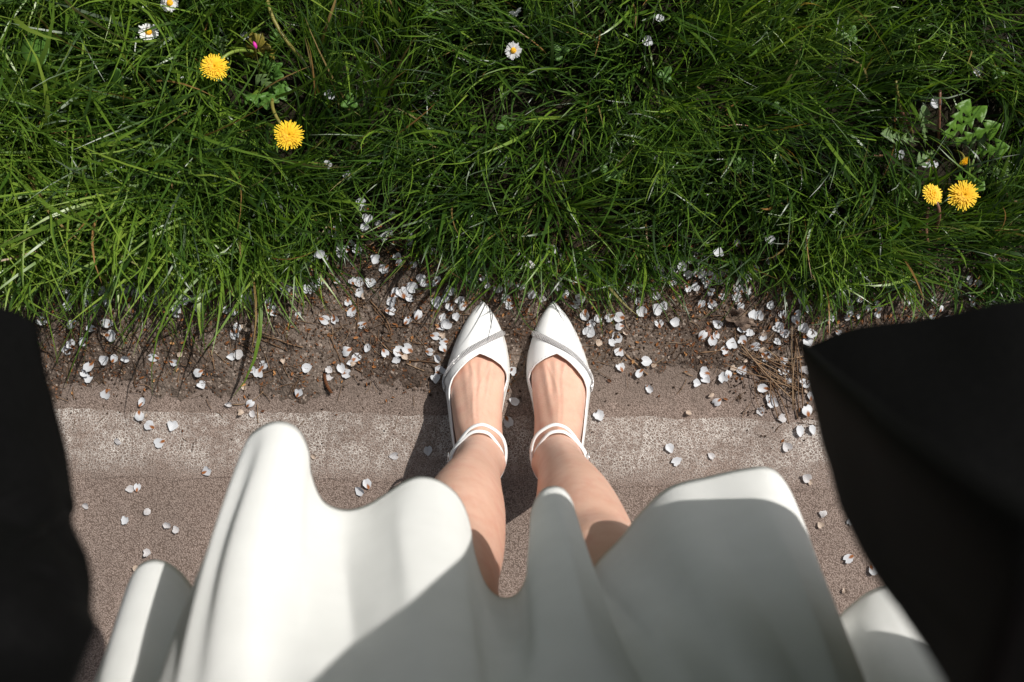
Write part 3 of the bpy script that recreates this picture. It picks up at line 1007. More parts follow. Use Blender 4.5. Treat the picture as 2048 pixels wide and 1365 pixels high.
# angle must unwrap smoothly: front points fall 168 -> 9, the back continues to -188 (= 172)
H = catmull(hem3 + [], 560, closed=False)
H[:, 2] = np.clip(H[:, 2], -192, 168)
n_ring = len(H)
rows_s = []
NR = 44
for r in range(NR + 1):
    f = r / NR
    ring = np.empty((n_ring, 3))
    # hip ring then waist
    th = np.radians(H[:, 2])
    hip = np.stack([.215 * np.cos(th), -.275 + .118 * np.sin(th), 0 * th], 1)
    wst = np.stack([.128 * np.cos(th), -.268 + .092 * np.sin(th), 0 * th], 1)
    if f < .78:
        g = f / .78
        gg = g ** 1.04
        z = ZH + (.96 - ZH) * g
        xy = H[:, :2] * (1 - gg) + hip[:, :2] * gg
        bul = np.exp(-((H[:, 2] - 127) / 8) ** 2) * math.sin(math.pi * g ** 1.4) * .012  # bulge added to shade more of the far left fold
        xy = xy + np.stack([-bul * .75, bul * .55], 1)
        # gentle drag wrinkles
        xy = xy + np.stack([.0018 * np.sin(H[:, 2] * .9 + 5 * g) * g * (1 - g) * 4, .0022 * np.sin(H[:, 2] * .55 + 3 * g) * g * (1 - g) * 4], 1)
    else:
        g = (f - .78) / .22
        z = .96 + (1.07 - .96) * g
        xy = hip[:, :2] * (1 - g) + wst[:, :2] * g
    if r < NR:
        ph = np.arange(n_ring) / n_ring * 80
        xy = xy + (.0016 * min(f * 3, 1) * np.stack([vnoise(ph, 0 * ph + f * 1.6, 1.3, 71), vnoise(ph, 0 * ph + f * 1.6, 1.3, 72)], 1))
    ring[:, :2] = xy
    ring[:, 2] = z + (.012 * np.sin(np.radians(H[:, 2]) * 2.0 + .6) * (1 - f) ** 2 * 0)
    rows_s.append(ring)
V = np.concatenate(rows_s)
idx = np.arange(n_ring * (NR + 1)).reshape(NR + 1, n_ring)
j1 = np.roll(idx, -1, 1)
Fq = np.stack([idx[:-1], j1[:-1], j1[1:], idx[1:]], -1).reshape(-1, 4)
sk = child('skirt', mesh_np('skirt', V, Fq), M['cloth'])
md = sk.modifiers.new('thickness', 'SOLIDIFY'); md.thickness = .0022; md.offset = 0
# --- blazer, hanging open
def blazer():
    right = [(1611, 700, .84), (1641, 830, .915), (1680, 955, .97), (1722, 1058, 1.005), (1790, 1165, 1.045), (1862, 1262, 1.08), (1935, 1365, 1.115), (1990, 1500, 1.16), (1990, 1750, 1.215)]
    left = [(72, 650, .88), (84, 735, .905), (106, 822, .93), (126, 905, .95), (138, 985, .972), (142, 1026, .985), (135, 1042, .989), (151, 1085, 1.002), (170, 1122, 1.015), (177, 1170, 1.03), (174, 1225, 1.045), (186, 1262, 1.06), (150, 1365, 1.10), (80, 1500, 1.15), (80, 1750, 1.21)]
    def resample(L, n):
        P = np.array([tuple(at(*q)) for q in L])
        return catmull(P, n)
    NRW = 96
    shade_flap = [(1606, 690, .835), (1640, 722, .945), (1676, 756, 1.045), (1722, 796, 1.11), (1775, 845, 1.16), (1900, 930, 1.21), (2100, 1050, 1.25)]  # flap added to the right front, shaped to throw the shadow edge on the skirt
    Flp = resample(shade_flap, NRW)
    Rr = resample(right, NRW); Ll = resample(left, NRW)
    # take both fronts at the same heights
    zz = np.linspace(0, 1, NRW)
    V = []
    # outline of the coat away from the front edges: hem ring and chest ring (right half)
    hem_r = [(.1816, .0045, .845), (.2137, .0104, .865), (.252, .0178, .89), (.315, .012, .885), (.36, -.10, .84), (.345, -.26, .78), (.22, -.37, .74), (0, -.41, .73)]
    mid_r = [(.160, -.074, 1.05), (.180, -.073, 1.05), (.205, -.072, 1.05), (.245, -.10, 1.03), (.265, -.16, 1.0), (.25, -.26, 1.0), (.16, -.35, 1.0), (0, -.375, 1.0)]
    top_r = [(.115, -.105, 1.25), (.127, -.107, 1.255), (.14, -.11, 1.26), (.17, -.14, 1.28), (.19, -.19, 1.29), (.19, -.25, 1.29), (.13, -.32, 1.30), (0, -.335, 1.30)]
    hem_l = [(.255, .015, .88), (.275, .018, .88), (.305, .019, .88), (.345, -.010, .86), (.375, -.11, .83), (.35, -.26, .78), (.22, -.37, .74), (0, -.41, .73)]
    hem_r, hem_l, mid_r, top_r = (np.array(a) for a in (hem_r, hem_l, mid_r, top_r))
    NCOL = 90
    for i in range(NRW):
        g = zz[i]
        def blend(a):
            a0, a1, a2 = a
            if g < .6:
                u = g / .6
                return a0 * (1 - u) + a1 * u
            u = (g - .6) / .4
            return a1 * (1 - u) + a2 * u
        o_r = blend((hem_r, mid_r, top_r))
        o_l = blend((hem_l, mid_r, top_r)).copy(); o_l[:, 0] *= -1
        o_l = o_l[:-1][::-1]
        lift = 0
        P = np.concatenate([[Flp[i]], [Rr[i]], o_r, o_l, [Ll[i]]])
        # keep the left first outer point outside the left edge
        Q = catmull(P, NCOL)
        V.append(Q)
    V = np.array(V)
    # drape ripples away from the edges
    cc = np.linspace(0, 1, NCOL)[None, :]
    rr = zz[:, None]
    amp = .006 * np.sin(cc * math.pi) * np.clip(rr * 4, .3, 1)
    lw = np.clip((cc - .80) / .12, 0, 1) * np.clip((1.0 - cc) / .03, 0, 1) * np.clip((rr - .33) / .12, 0, 1)
    V[:, :, 2] += .011 * lw * np.sin(rr * 38 + cc * 16 + 1.5 * np.sin(cc * 30))
    V[:, :, 1] += .007 * lw * np.cos(rr * 27 - cc * 24)
    V[:, :, 1] += amp * np.sin(cc * 55 + 3 * rr)
    V[:, :, 0] += amp * np.cos(cc * 43 + 2 * rr)
    idx = np.arange(NRW * NCOL).reshape(NRW, NCOL)
    Fq = np.stack([idx[:-1, :-1], idx[:-1, 1:], idx[1:, 1:], idx[1:, :-1]], -1).reshape(-1, 4)
    o = child('blazer', mesh_np('blazer', V.reshape(-1, 3), Fq), M['black'])
    md = o.modifiers.new('thickness', 'SOLIDIFY'); md.thickness = .004; md.offset = 0
    bv = BVHTree.FromPolygons([Vector(v_) for v_ in V.reshape(-1, 3)], [tuple(int(q) for q in f_) for f_ in Fq])
    eye = Vector((0, 0, CAM_H))
    def on_coat(pts, n_, lift):
        out = []
        for x, y in catmull(pts, n_):
            hit = bv.ray_cast(eye, (at(x, y, .5) - eye).normalized())[0]
            if hit is not None: out.append(hit + (eye - hit).normalized() * lift)
        return out
    for pts, r0, lift in (([(-30, 1018), (40, 995), (90, 975), (132, 963)], .0030, .003), ([(20, 1110), (70, 1075), (110, 1035), (138, 1030)], .0055, .001), ([(30, 1130), (80, 1150), (120, 1180), (150, 1215)], .005, .000),
                          ([(1716, 1010), (1800, 1060), (1900, 1115), (2060, 1195)], .0024, .002), ([(1745, 1075), (1810, 1150), (1900, 1240), (2000, 1345)], .0055, .0005)):
        P = on_coat(pts, 24, lift)
        if len(P) > 6:
            m_ = len(P)
            vv, ff = tube_geo(P, [r0 * math.sin(math.pi * (.10 + .80 * q / (m_ - 1))) for q in range(m_)], 8, squash=.6)
            child('fabric_fold', mesh_py('fabric_fold', vv, ff), M['black'], o)
    return o
bl = blazer()

# ------------------------------------------------------------------ flowers and weeds
def curve_pts(a, b, sag=(0, 0, 0), n=10):
    a, b, s = Vector(a), Vector(b), Vector(sag)
    return [a.lerp(b, t_) + s * (4 * t_ * (1 - t_)) for t_ in np.linspace(0, 1, n)]

def dandelion_head(rad, seed, tilt=(0, 0)):
    rr = random.Random(seed)
    V, Fc, A = [], [], []
    layers = [(40, 1.0, .06, 0), (38, .84, .22, .0012), (32, .64, .42, .0022), (24, .44, .70, .0032), (16, .24, 1.1, .004)]
    for cnt, ln, lift, z0 in layers:
        for i in range(cnt):
            a = 2 * math.pi * (i + rr.uniform(-.35, .35)) / cnt
            L = rad * ln * rr.uniform(.86, 1.08)
            el = lift + rr.uniform(-.14, .14)
            wd = rad * .044 * rr.uniform(.8, 1.25)
            d = Vector((math.cos(a), math.sin(a), 0)); s = Vector((-math.sin(a), math.cos(a), 0))
            b = len(V)
            for k in range(4):
                t_ = k / 3
                e = el * (1 - .55 * t_)
                p = d * (rad * .04 + L * t_ * math.cos(e)) + Vector((0, 0, z0 + L * t_ * math.sin(e) * .8))
                ww = wd * (.55, .9, 1.0, .75)[k]
                V.append(p - s * ww); V.append(p + s * ww)
                tn = .25 + .75 * ln * (.35 + .65 * t_) + rr.uniform(-.08, .08)
                A += [tn, tn]
            for k in range(3):
                Fc.append((b+2*k, b+2*k+1, b+2*k+3, b+2*k+2))
    return mesh_py('flower_head', V, Fc, smooth=False, attrs={'tint': A})

def dandelion(px, py, z, rad_px, seed, label, stem_to, sag, tilt, smat):
    c = at(px, py, z)
    root = empty('dandelion', at(stem_to[0], stem_to[1], .012))
    tag(root, label, 'dandelion', 'yellow dandelions in bloom')
    off = c - Vector(root.location)
    rad = rad_px * (CAM_H - z) / F_PX
    h = link('flower_head', dandelion_head(rad, seed), M['yellow'], root)
    h.location = off
    h.rotation_euler = (tilt[0], tilt[1], seed)
    pts = curve_pts((0, 0, 0), off - Vector((0, 0, .006)), sag)
    v, f = tube_geo(pts, [.0026 - .0006 * i / 9 for i in range(10)], 8)
    link('stem', mesh_py('stem', v, f), smat, root)
    # green bracts under the head
    rings = [[(r_ * math.cos(2*math.pi*k/10), r_ * math.sin(2*math.pi*k/10), zz) for k in range(10)] for r_, zz in ((.002, -.008), (.006, -.005), (.0075, -.001))]
    b = link('bracts', mesh_py('bracts', *loft(rings)), M['stem_green'], root)
    b.location = off
    return root
dandelion(429, 135, .10, 27, 1, 'yellow dandelion with its bent pale stem running right, below the daisies', (533, 113, 0), (0, .006, .030), (.12, .18), M['stem_green'])
dandelion(578, 271, .10, 29, 2, 'round yellow dandelion on a thin stem rising towards the lobed weed leaves', (552, 190, 0), (-.006, .0, .028), (.15, -.1), M['stem_brown'])
dandelion(1865, 389, .08, 22, 3, 'smaller yellow dandelion of the touching pair beside the jagged leaves', (1858, 480, 0), (0, 0, .03), (.25, -.2), M['stem_red'])
dandelion(1927, 391, .085, 30, 4, 'larger yellow dandelion of the touching pair beside the jagged leaves', (1880, 372, 0), (0, .0, .03), (.05, .05), M['stem_brown'])

# a closed, withered dandelion bud
c = at(1928, 322, .06)
root = empty('withered_dandelion', at(1905, 300, .012)); tag(root, 'small half closed withered dandelion lying among the jagged leaves', 'dandelion')
h = link('flower_head', dandelion_head(.009, 9), M['yellow'], root); h.location = c - Vector(root.location); h.scale = (1, .6, 1.3); h.rotation_euler = (.9, .3, .5)
v, f = tube_geo(curve_pts((0, 0, 0), h.location, (0, 0, .01)), .0016, 6); link('stem', mesh_py('stem', v, f), M['stem_brown'], root)

def daisy(px, py, z, rad_px, seed, label, gone=None, tilt=(0, 0), disc=True):
    rr = random.Random(seed)
    c = at(px, py, z)
    foot = c + Vector((rr.uniform(-.02, .02), rr.uniform(.0, .03), 0)); foot.z = .012
    root = empty('daisy', foot)
    tag(root, label, 'daisy', 'white daisies in the grass')
    rad = rad_px * (CAM_H - z) / F_PX
    parts = []
    cnt = 30
    for i in range(cnt):
        a = 2 * math.pi * i / cnt + rr.uniform(-.06, .06)
        if gone and gone[0] < a < gone[1]: continue
        d = Vector((math.cos(a), math.sin(a), 0)); s = Vector((-math.sin(a), math.cos(a), 0))
        L = rad * rr.uniform(.85, 1.05); wd = rad * .105; lift = rr.uniform(-.05, .30); z0 = rr.uniform(0, .0012)
        vv = []
        for k, ww in ((0, .45), (1, .9), (2, 1.0), (3, .55)):
            t_ = k / 3
            p = d * (rad * .22 + (L - rad * .22) * t_) + Vector((0, 0, z0 + L * lift * t_ * (1 - .4 * t_)))
            vv += [p - s * wd * ww, p + s * wd * ww]
        parts.append((vv, [(2*k, 2*k+1, 2*k+3, 2*k+2) for k in range(3)]))
    off = c - foot
    rot = (tilt[0], tilt[1], seed)
    h = link('ray_florets', mesh_py('ray_florets', *join_geo(parts), smooth=False), M['daisy'], root); h.location = off; h.rotation_euler = rot
    if disc:
        rings = [[(r_ * math.cos(2*math.pi*k/14), r_ * math.sin(2*math.pi*k/14), zz) for k in range(14)] for r_, zz in ((rad*.36, -.001), (rad*.37, .001), (rad*.28, .0030), (rad*.12, .0038))]
        h = link('flower_disc', mesh_py('flower_disc', *loft(rings)), M['disc'], root); h.location = off; h.rotation_euler = rot
    v, f = tube_geo(curve_pts((0, 0, 0), off - Vector((0, 0, .001)), (rr.uniform(-.01, .01), .004, 0)), .0011, 6)
    link('stem', mesh_py('stem', v, f), M['stem_green'], root)
daisy(340, 7, .085, 19, 1, 'white daisy at the top edge of the grass, uppermost of the left pair')
daisy(297, 65, .085, 20, 2, 'white daisy with tilted orange centre, lower of the left pair', tilt=(.25, .1))
daisy(1027, 102, .085, 17.5, 3, 'lone white daisy with yellow centre in the middle of the lawn', tilt=(-.2, .25))
daisy(1031, 21, .06, 15, 4, 'ragged white daisy with missing petals and no visible centre near the top', gone=(2.6, 5.6), tilt=(.5, .3), disc=False)

def leaf_mesh(outline, fold=.25, curl=.0, nx=None):
    """flat outline (x along, y half-width, with lobes) -> a folded leaf; outline gives (t, w) pairs"""
    V, Fc, n = [], [], len(outline)
    for t_, w_ in outline:
        zc = curl * math.sin(t_ * math.pi)
        lean = w_ if not isinstance(w_, tuple) else w_[0]
        sk_ = 0 if not isinstance(w_, tuple) else w_[1]
        V += [Vector((t_ + sk_, -lean, zc + abs(lean) * fold)), Vector((t_, -lean * .15, zc + .002 * 0)), Vector((t_, lean * .15, zc)), Vector((t_ + sk_, lean, zc + abs(lean) * fold))]
    for i in range(n - 1):
        for k in range(3):
            a = i*4+k
            Fc.append((a, a+1, a+5, a+4))
    return V, Fc

def jag_leaf(length, width, seed, curl):
    rr = random.Random(seed)
    out = [(0, .06), (.12, .05)]
    x = .16
    k = 0
    while x < .72:
        wv_ = .25 + .75 * (x / .72)
        out += [(x, .20 * wv_ + .06), (x + .02, (1.15 * wv_ * rr.uniform(.75, 1.2), -.05)), (x + .075, .72 * wv_), (x + .125, .40 * wv_), (x + .165, .18 * wv_ + .05)]
        x += .185
    out += [(.75, (1.15, -.05)), (.82, .85), (.92, .45), (1.0, .03)]
    o2 = []
    for t_, w_ in out:
        if isinstance(w_, tuple): o2.append((t_ * length, (w_[0] * width, w_[1] * length)))
        else: o2.append((t_ * length, w_ * width))
    return leaf_mesh(o2, .22, curl)

def put_leaf(parent, base, tip, width, mat, seed, curl=.01, kind='jag', roll=0.0, name='leaf'):
    base, tip = Vector(base), Vector(tip)
    d = tip - base
    L = d.length
    if kind == 'jag':
        V, Fc = jag_leaf(L, width, seed, curl)
    elif kind == 'oval':
        out = [(t_ * L, width * (math.sin(math.pi * min(t_ * .96 + .03, 1)) ** .75)) for t_ in np.linspace(0, 1, 12)]
        V, Fc = leaf_mesh(out, .15, curl)
    elif kind == 'palm':
        # palmate leaf: five blunt lobes with notched ends
        V, Fc = [Vector((L * .42, 0, .002))], []
        N_ = 60
        for i in range(N_):
            a = -R(150) + R(300) * i / (N_ - 1)
            lob = .60 + .40 * abs(math.cos(a * 5 / 3.0 * .5 * 1.8)) ** .8 + .07 * math.cos(a * 15)
            r_ = L * .58 * lob
            V.append(Vector((L * .42 + r_ * math.cos(a), r_ * math.sin(a) * .95, .004 * math.cos(a * 9))))
        for i in range(1, N_): Fc.append((0, i, i + 1))
        V += [Vector((0, -.0006, 0)), Vector((0, .0006, 0)), Vector((L * .42, .0006, .0018)), Vector((L * .42, -.0006, .0018))]
        Fc.append((N_+1, N_+2, N_+3, N_+4))
    me = mesh_py(name, V, Fc, smooth=True)
    o = link(name, me, mat, parent)
    q = d.to_track_quat('X', 'Z')
    o.rotation_euler = (q.to_matrix() @ Matrix.Rotation(roll, 3, 'X')).to_euler()
    o.location = base - Vector(parent.location)
    md = o.modifiers.new('thickness', 'SOLIDIFY'); md.thickness = .0005
    return o

# jagged dandelion rosette on the right
dp = empty('dandelion_plant', at(1885, 300, .012))
tag(dp, 'dandelion rosette of jagged toothed leaves on the right behind the touching dandelions', 'weed')
zr = .03
for i, (b, tp, wd, m_) in enumerate((((1880, 285, .05), (1938, 198, .062), .0125, 'dleaf'), ((1885, 285, .05), (1975, 214, .064), .0125, 'dleaf'), ((1895, 290, .045), (2000, 248, .058), .0135, 'dleaf'),
                                     ((1930, 312, .035), (2020, 295, .065), .013, 'dleaf'), ((1850, 295, .035), (1842, 208, .06), .010, 'dleaf_pale'), ((1838, 285, .04), (1758, 270, .065), .012, 'dleaf_pale'),
                                     ((1905, 350, .03), (1970, 382, .06), .013, 'dleaf'), ((1935, 340, .03), (2030, 352, .055), .014, 'dleaf_pale'), ((1945, 355, .03), (2015, 372, .05), .013, 'dleaf_pale'),
                                     ((1870, 300, .02), (1830, 330, .05), .010, 'dleaf_pale'), ((1900, 290, .03), (1975, 270, .05), .014, 'dleaf_pale'))):
    put_leaf(dp, at(*b), at(*tp), wd, M[m_], i, .012, roll=random.uniform(-.5, .5))

# lobed weed on the left
gp = empty('geranium_weed', at(530, 170, .012))
tag(gp, 'lobed green weed with one yellowed leaf and a magenta bud between two dandelions', 'weed')
for i, (b, tp, m_, k, wd) in enumerate((((527, 160, .03), (540, 120, .06), 'gleaf', 'palm', .01), ((535, 165, .03), (562, 138, .065), 'gleaf', 'palm', .01), ((520, 185, .03), (500, 205, .06), 'gleaf', 'palm', .01),
                                        ((525, 185, .03), (545, 210, .06), 'gleaf', 'palm', .01), ((540, 180, .03), (578, 190, .05), 'gleaf', 'palm', .01), ((522, 120, .04), (512, 66, .07), 'yleaf', 'palm', .01),
                                        ((455, 120, .04), (432, 70, .07), 'dleaf_pale', 'jag', .010), ((550, 180, .04), (512, 150, .06), 'dleaf_pale', 'jag', .010), ((570, 100, .03), (545, 60, .05), 'gleaf', 'palm', .01), ((610, 20, .03), (640, 40, .055), 'gleaf', 'palm', .01))):
    put_leaf(gp, at(*b), at(*tp), wd, M[m_], 40 + i, .006, kind=k, roll=random.uniform(-.4, .4))
rings = [[(r_ * math.cos(2*math.pi*k/8), zz, r_ * math.sin(2*math.pi*k/8)) for k in range(8)] for r_, zz in ((.0006, -.005), (.0026, -.002), (.0024, .002), (.0006, .005))]
o = link('bud', mesh_py('bud', *loft(rings)), M['magenta'], gp); o.location = at(510, 91, .078) - Vector(gp.location); o.rotation_euler = (.3, .2, .4)
v, f = tube_geo(curve_pts((0, 0, 0), o.location - Vector((0, 0, .002)), (0, 0, .01)), .0008, 6); link('stem', mesh_py('stem', v, f), M['stem_brown'], gp)

# broad leaves poking through on the far left
for (x, y, x2, y2, wd, lab) in ((66, 60, 84, 138, .020, 'broad oval weed leaf among tall grass at the upper left'), (228, 190, 240, 138, .0125, 'small round weed leaf in the grass left of the first dandelion')):
    rt = empty('broadleaf_weed', at(x, y, .012)); tag(rt, lab, 'weed')
    put_leaf(rt, at(x, y, .075), at(x2, y2, .105), wd, M['gleaf'], 3, .006, kind='oval')
    put_leaf(rt, at(x, y, .03), at(x + 22, y - 38, .06), wd * .6, M['gleaf'], 4, .006, kind='oval')

# clover-like small weeds between the blades
k = 0
CL = ['beyond the left shoe', 'far beyond the right shoe', 'above left of the lone daisy', 'right of the lone daisy', 'just beyond the right shoe toe', 'right of the first dandelion', 'far right of the lone daisy', 'at the top right', 'below the second dandelion', 'left of the first dandelion', 'between both shoes at lawn middle', 'left of the jagged leaves', 'above the jagged leaves at right', 'well left of the jagged leaves']
for (x, y) in ((920, 310), (1235, 355), (860, 20), (1120, 105), (1215, 345), (700, 205), (1330, 150), (1700, 70), (640, 330), (180, 250), (1010, 250), (1480, 330), (1995, 150), (1560, 220)):
    rt = empty('clover', at(x, y, .012))
    z = random.uniform(.04, .065)
    tag(rt, 'small three leaved weed deep between the grass blades ' + CL[k], 'weed', 'small weeds between the grass blades'); k += 1
    a0 = random.uniform(0, 6)
    for j in range(3):
        a = a0 + j * 2.1
        base = at(x, y, z)
        put_leaf(rt, base, base + Vector((math.cos(a) * .013, math.sin(a) * .013, .002)), .0055, M['gleaf'], j, .001, kind='oval')
    v, f = tube_geo(curve_pts((0, 0, 0), at(x, y, z) - Vector(rt.location)), .0007, 5)
    link('stem', mesh_py('stem', v, f), M['stem_green'], rt)

# bare flower stalks
def stalk(pts, r0, r1, mat, label, name='flower_stalk'):
    P = [at(*q) for q in pts]
    base = P[-1].copy()
    Q = catmull([tuple(p - base) for p in P], 14)
    v, f = tube_geo([tuple(q) for q in Q], [r0 + (r1 - r0) * i / 13 for i in range(14)], 8)
    o = link(name, mesh_py(name, v, f), mat)
    o.location = base
    tag(o, label, 'stalk', 'bare flower stalks')
stalk([(528, -30, .08), (545, 35, .09), (575, 85, .085), (603, 118, .06), (618, 150, .02)], .0022, .0030, M['stem_brown'], 'long bare olive stalk slanting down past the lobed weed')
stalk([(1880, 180, .075), (1879, 215, .07), (1878, 250, .055), (1877, 290, .02)], 
      .0019, .0022, M['stem_red'], 'upright bare reddish stalk rising from the jagged leaf rosette')
stalk([(1792, 162, .07), (1797, 200, .06), (1802, 225, .05), (1800, 258, .02)], .0018, .0026, M['stem_brown'], 'thin bare brown stalk left of the jagged leaves')
stalk([(1803, 222, .055), (1812, 240, .045), (1824, 266, .02)], .0024, .0026, M['stem_red'], 'short broken reddish stalk left of the jagged leaves')
stalk([(2044, 412, .05), (2025, 400, .045), (2005, 382, .03)], .0022, .0026, M['stem_red'], 'pinkish stalk stub at the right edge beside the dandelion pair')
stalk([(1733, 312, .05), (1755, 312, .045), (1782, 309, .03)], .0014, .0016, M['stem_red'], 'short pink stalk lying left of the jagged leaves')
stalk([(1858, 500, .04), (1852, 455, .05), (1857, 415, .055)], .0022, .0022, M['stem_red'], 'reddish stalk hanging below the smaller right dandelion')

# ------------------------------------------------------------------ fallen petals
def petal_mesh(seed, curl, cup):
    rr = random.Random(seed)
    NU, NVv = 6, 5
    V, Fc, A, B = [], [], [], []
    tw = rr.uniform(-.4, .4)
    a_ = rr.uniform(.78, 1.05); b_ = rr.uniform(.85, 1.1)
    shp = [1, a_, a_, b_, b_, b_]
    nd = rr.choice((.02, .06, .12, .2)); tear = rr.choice((0, 0, 0, .16)); lop = rr.uniform(-.10, .10)
    for i in range(NU + 1):
        u = i / NU
        ww = .50 * math.sin(math.pi * min(.06 + u * .80, 1)) ** .62 if u < 1 else .26
        ww = [.08, .27, .42, .49, .49, .40, .21][i] * rr.uniform(.90, 1.10) * shp[min(i, 5)]
        for j in range(NVv):
            v_ = -1 + 2 * j / (NVv - 1)
            x = u - .5
            notch = (-nd * (1 - abs(v_)) - tear * (v_ > .4)) if i == NU else 0
            y = v_ * ww + lop * u * u
            r2 = (x * 1.1) ** 2 + y * y
            z = cup * r2 + .055 * abs(v_) * math.sin(math.pi * u) + .018 * math.sin(13 * y + 5 * x + seed) + curl * max(0, v_) ** 2 * ww + tw * x * y + .03 * math.sin(9 * v_ + seed)* u + .02
            V.append((x + notch, y, z))
            A.append(u); B.append(abs(v_))
    for i in range(NU):
        for j in range(NVv - 1):
            a = i * NVv + j
            Fc.append((a, a+1, a+NVv+1, a+NVv))
    return V, Fc, A, B

PM = {}
for k in ('clean', 'based', 'spotted', 'withered'):
    PM[k] = []
    for s in range(9):
        cup = random.uniform(.05, .55) * (1 if random.random() < .65 else -1)
        curl = random.choice((random.uniform(-.1, .25), random.uniform(.2, .9))) if k != 'withered' else random.uniform(.7, 1.6)
        V, Fc, A, B = petal_mesh(s * 11 + len(k), curl, cup)
        me = mesh_py('petal', V, Fc, attrs={'along': A, 'across': B})
        me.materials.append(M['petal_' + k])
        PM[k].append((me, min(v[2] for v in V)))

PET = """129,583 180,587 143,598 171,606 138,615 193,616b 216,605 217,573 204,583 245,582 263,572 273,585 275,549 291,595b 319,585 316,603b 352,590 370,602 391,599 407,598b 354,617 353,626b 398,616 455,620 470,623b 492,595 502,598 494,569 497,582 539,606b 546,622b
84,643 145,649 184,657b 215,647 222,671b 209,666w 143,690b 133,700 168,685b 209,719 229,718b 251,718 179,733b 170,747 178,758 308,716b 348,726b 360,710w 398,745b 404,770 476,656b 469,668b 488,653w 495,660w 463,714 477,709s 527,731b 505,740b 517,746b 213,788b 285,805b 280,831b 294,833w 301,851b
346,852 236,882s 320,886b 457,809s 500,808b 482,825w 505,828s 488,775w 414,943b 260,978s 275,975b 172,1012s 295,1024s 251,1041 335,1051s 352,1059s 627,913w 598,786b 295,1105s 272,1137w
720,585 729,592w 696,606b 704,624b 613,579 625,577 573,579 593,579 596,591w 642,564b 597,629b 649,640b 670,639b 724,651b 785,604 781,623b 791,586b 806,586b 824,575 820,597 836,631b 815,642b 742,567 717,564 770,538b 751,518 873,605 891,598 900,614b 919,601 912,634 925,614b 885,635 882,652b 892,649 870,672b 885,671w 887,683b 887,697b 736,697 694,702b 701,726 712,716b 706,728w 683,737 692,748b 658,740s 658,754s 614,735 567,723w 770,706b 798,704b 793,720 815,698b 810,714w 859,704b 876,717 879,742b 871,757 841,557 848,568 903,583 945,555 974,572 995,576b
1169,630b 1181,648b 1178,663 1197,637b 1219,636b 1239,634b 1239,653b 1251,664w 1233,677 1224,686 1198,686w 1276,604b 1282,622 1313,592b 1327,612 1315,617 1318,647b 1349,645 1238,704b 1241,734b 1292,723 1308,731w 1278,746b 1298,778 1198,831 1377,826w 1340,897 1352,922 1393,766 1409,746b 1412,758 1446,756 1456,749b 1484,740b 1466,737w 1449,700b 1462,688 1433,648 1431,671b 1424,681b 1404,671b 1483,659 1499,666 1485,680b 1526,667w 1524,673b 1510,693b 1524,700w 1531,712b 1490,722w 1554,684 1567,667b 1557,656 1608,656 1623,668 1616,684 1566,722b 1567,740b 1575,762b 1610,740s 1610,768 1613,781w 1622,792b 1526,776b 1538,798b 1546,806 1521,823s 1613,822b 1422,790w 1434,804b 1563,836s 1598,863 1624,860 1572,894s 1422,912s
1405,542b 1425,552b 1437,561b 1414,568 1420,584b 1443,593b 1472,596 1402,608b 1424,609b 1504,630 1516,631 1565,630b 1604,598b 1616,618 1695,633 1376,549 1317,538 1364,532 1308,573 1012,598b 1020,612b 1064,590 1085,598s 1042,571b 1130,590b 1150,610b 1118,575 1160,597 1230,560b 1262,575 1345,565b 1390,575 1480,615b 1540,610 1660,640b 1700,615 1590,640b
1612,955s 1620,965w 1640,1050w 1645,1028s 1700,1043b 1697,1117b 1745,1140b 1688,1182w 1785,1170s 1028,803 1017,843b 855,902 1025,742 788,912s 735,968b 720,982
1320,38 1870,207 1953,143 1310,312b 1850,326b 1868,331b 1800,310 695,352 727,415b 735,440 730,455 722,405 490,72 660,190 655,330 1295,85 1437,505 1060,530s 640,510 1540,480 1100,470 1700,560 1800,590 560,545 1240,530 1200,555 60,580 30,610 100,600 240,555 330,560 410,560 430,585b 600,550 680,545 870,545 1000,545 1090,555 1200,600 1290,585 1360,600 1530,560 1640,590 1750,600b 420,300 1640,330 1230,410"""
LM = [('the left shoe toe', 965, 610), ('the right shoe toe', 1107, 615), ('the left shoe side', 880, 760), ('the right shoe side', 1185, 780), ('the dead brown leaf', 460, 562), ('the dry stalk tangle', 1575, 765),
      ('the left blazer edge', 100, 800), ('the right blazer corner', 1610, 700), ('the left skirt fold', 560, 850), ('the right skirt fold', 1500, 940), ('the touching dandelions', 1895, 390), ('the straight pale twig', 1275, 730), ('the hooked dead stem', 765, 640), ('the bark piece', 1475, 640), ('the bare lawn gap', 770, 420), ('the curved asphalt twig', 495, 800), ('the lone daisy', 1027, 103), ('the lobed weed', 530, 160), ('the far left tuft', 60, 620)]
STATE = {'clean': 'clean white petal', 'based': 'white petal with brown base', 'spotted': 'thin speckled petal', 'withered': 'withered curled petal'}
ORD = ['nearest', 'second nearest', 'third nearest', 'fourth nearest', 'fifth nearest', 'sixth nearest', 'seventh nearest', 'eighth nearest', 'ninth nearest', 'tenth nearest', 'eleventh nearest', 'twelfth nearest', 'thirteenth nearest', 'fourteenth nearest', 'fifteenth nearest', 'sixteenth nearest']
plist = []
for tok in PET.split():
    kd = 'clean'
    if tok[-1] in 'bws':
        kd = {'b': 'based', 'w': 'withered', 's': 'spotted'}[tok[-1]]; tok = tok[:-1]
    x, y = (float(q) for q in tok.split(','))
    plist.append((x, y, kd))
plist = plist[:298]
def surface(x, y):
    if 812 + (x / 2048) * 25 < y < 985: return 'on painted line'
    if y >= 760: return 'on asphalt'
    if y > 640 or (y > 600 and 150 < x < 1700): return 'on soil'
    if y > 535: return 'in grass fringe'
    return 'in grass'
info = []
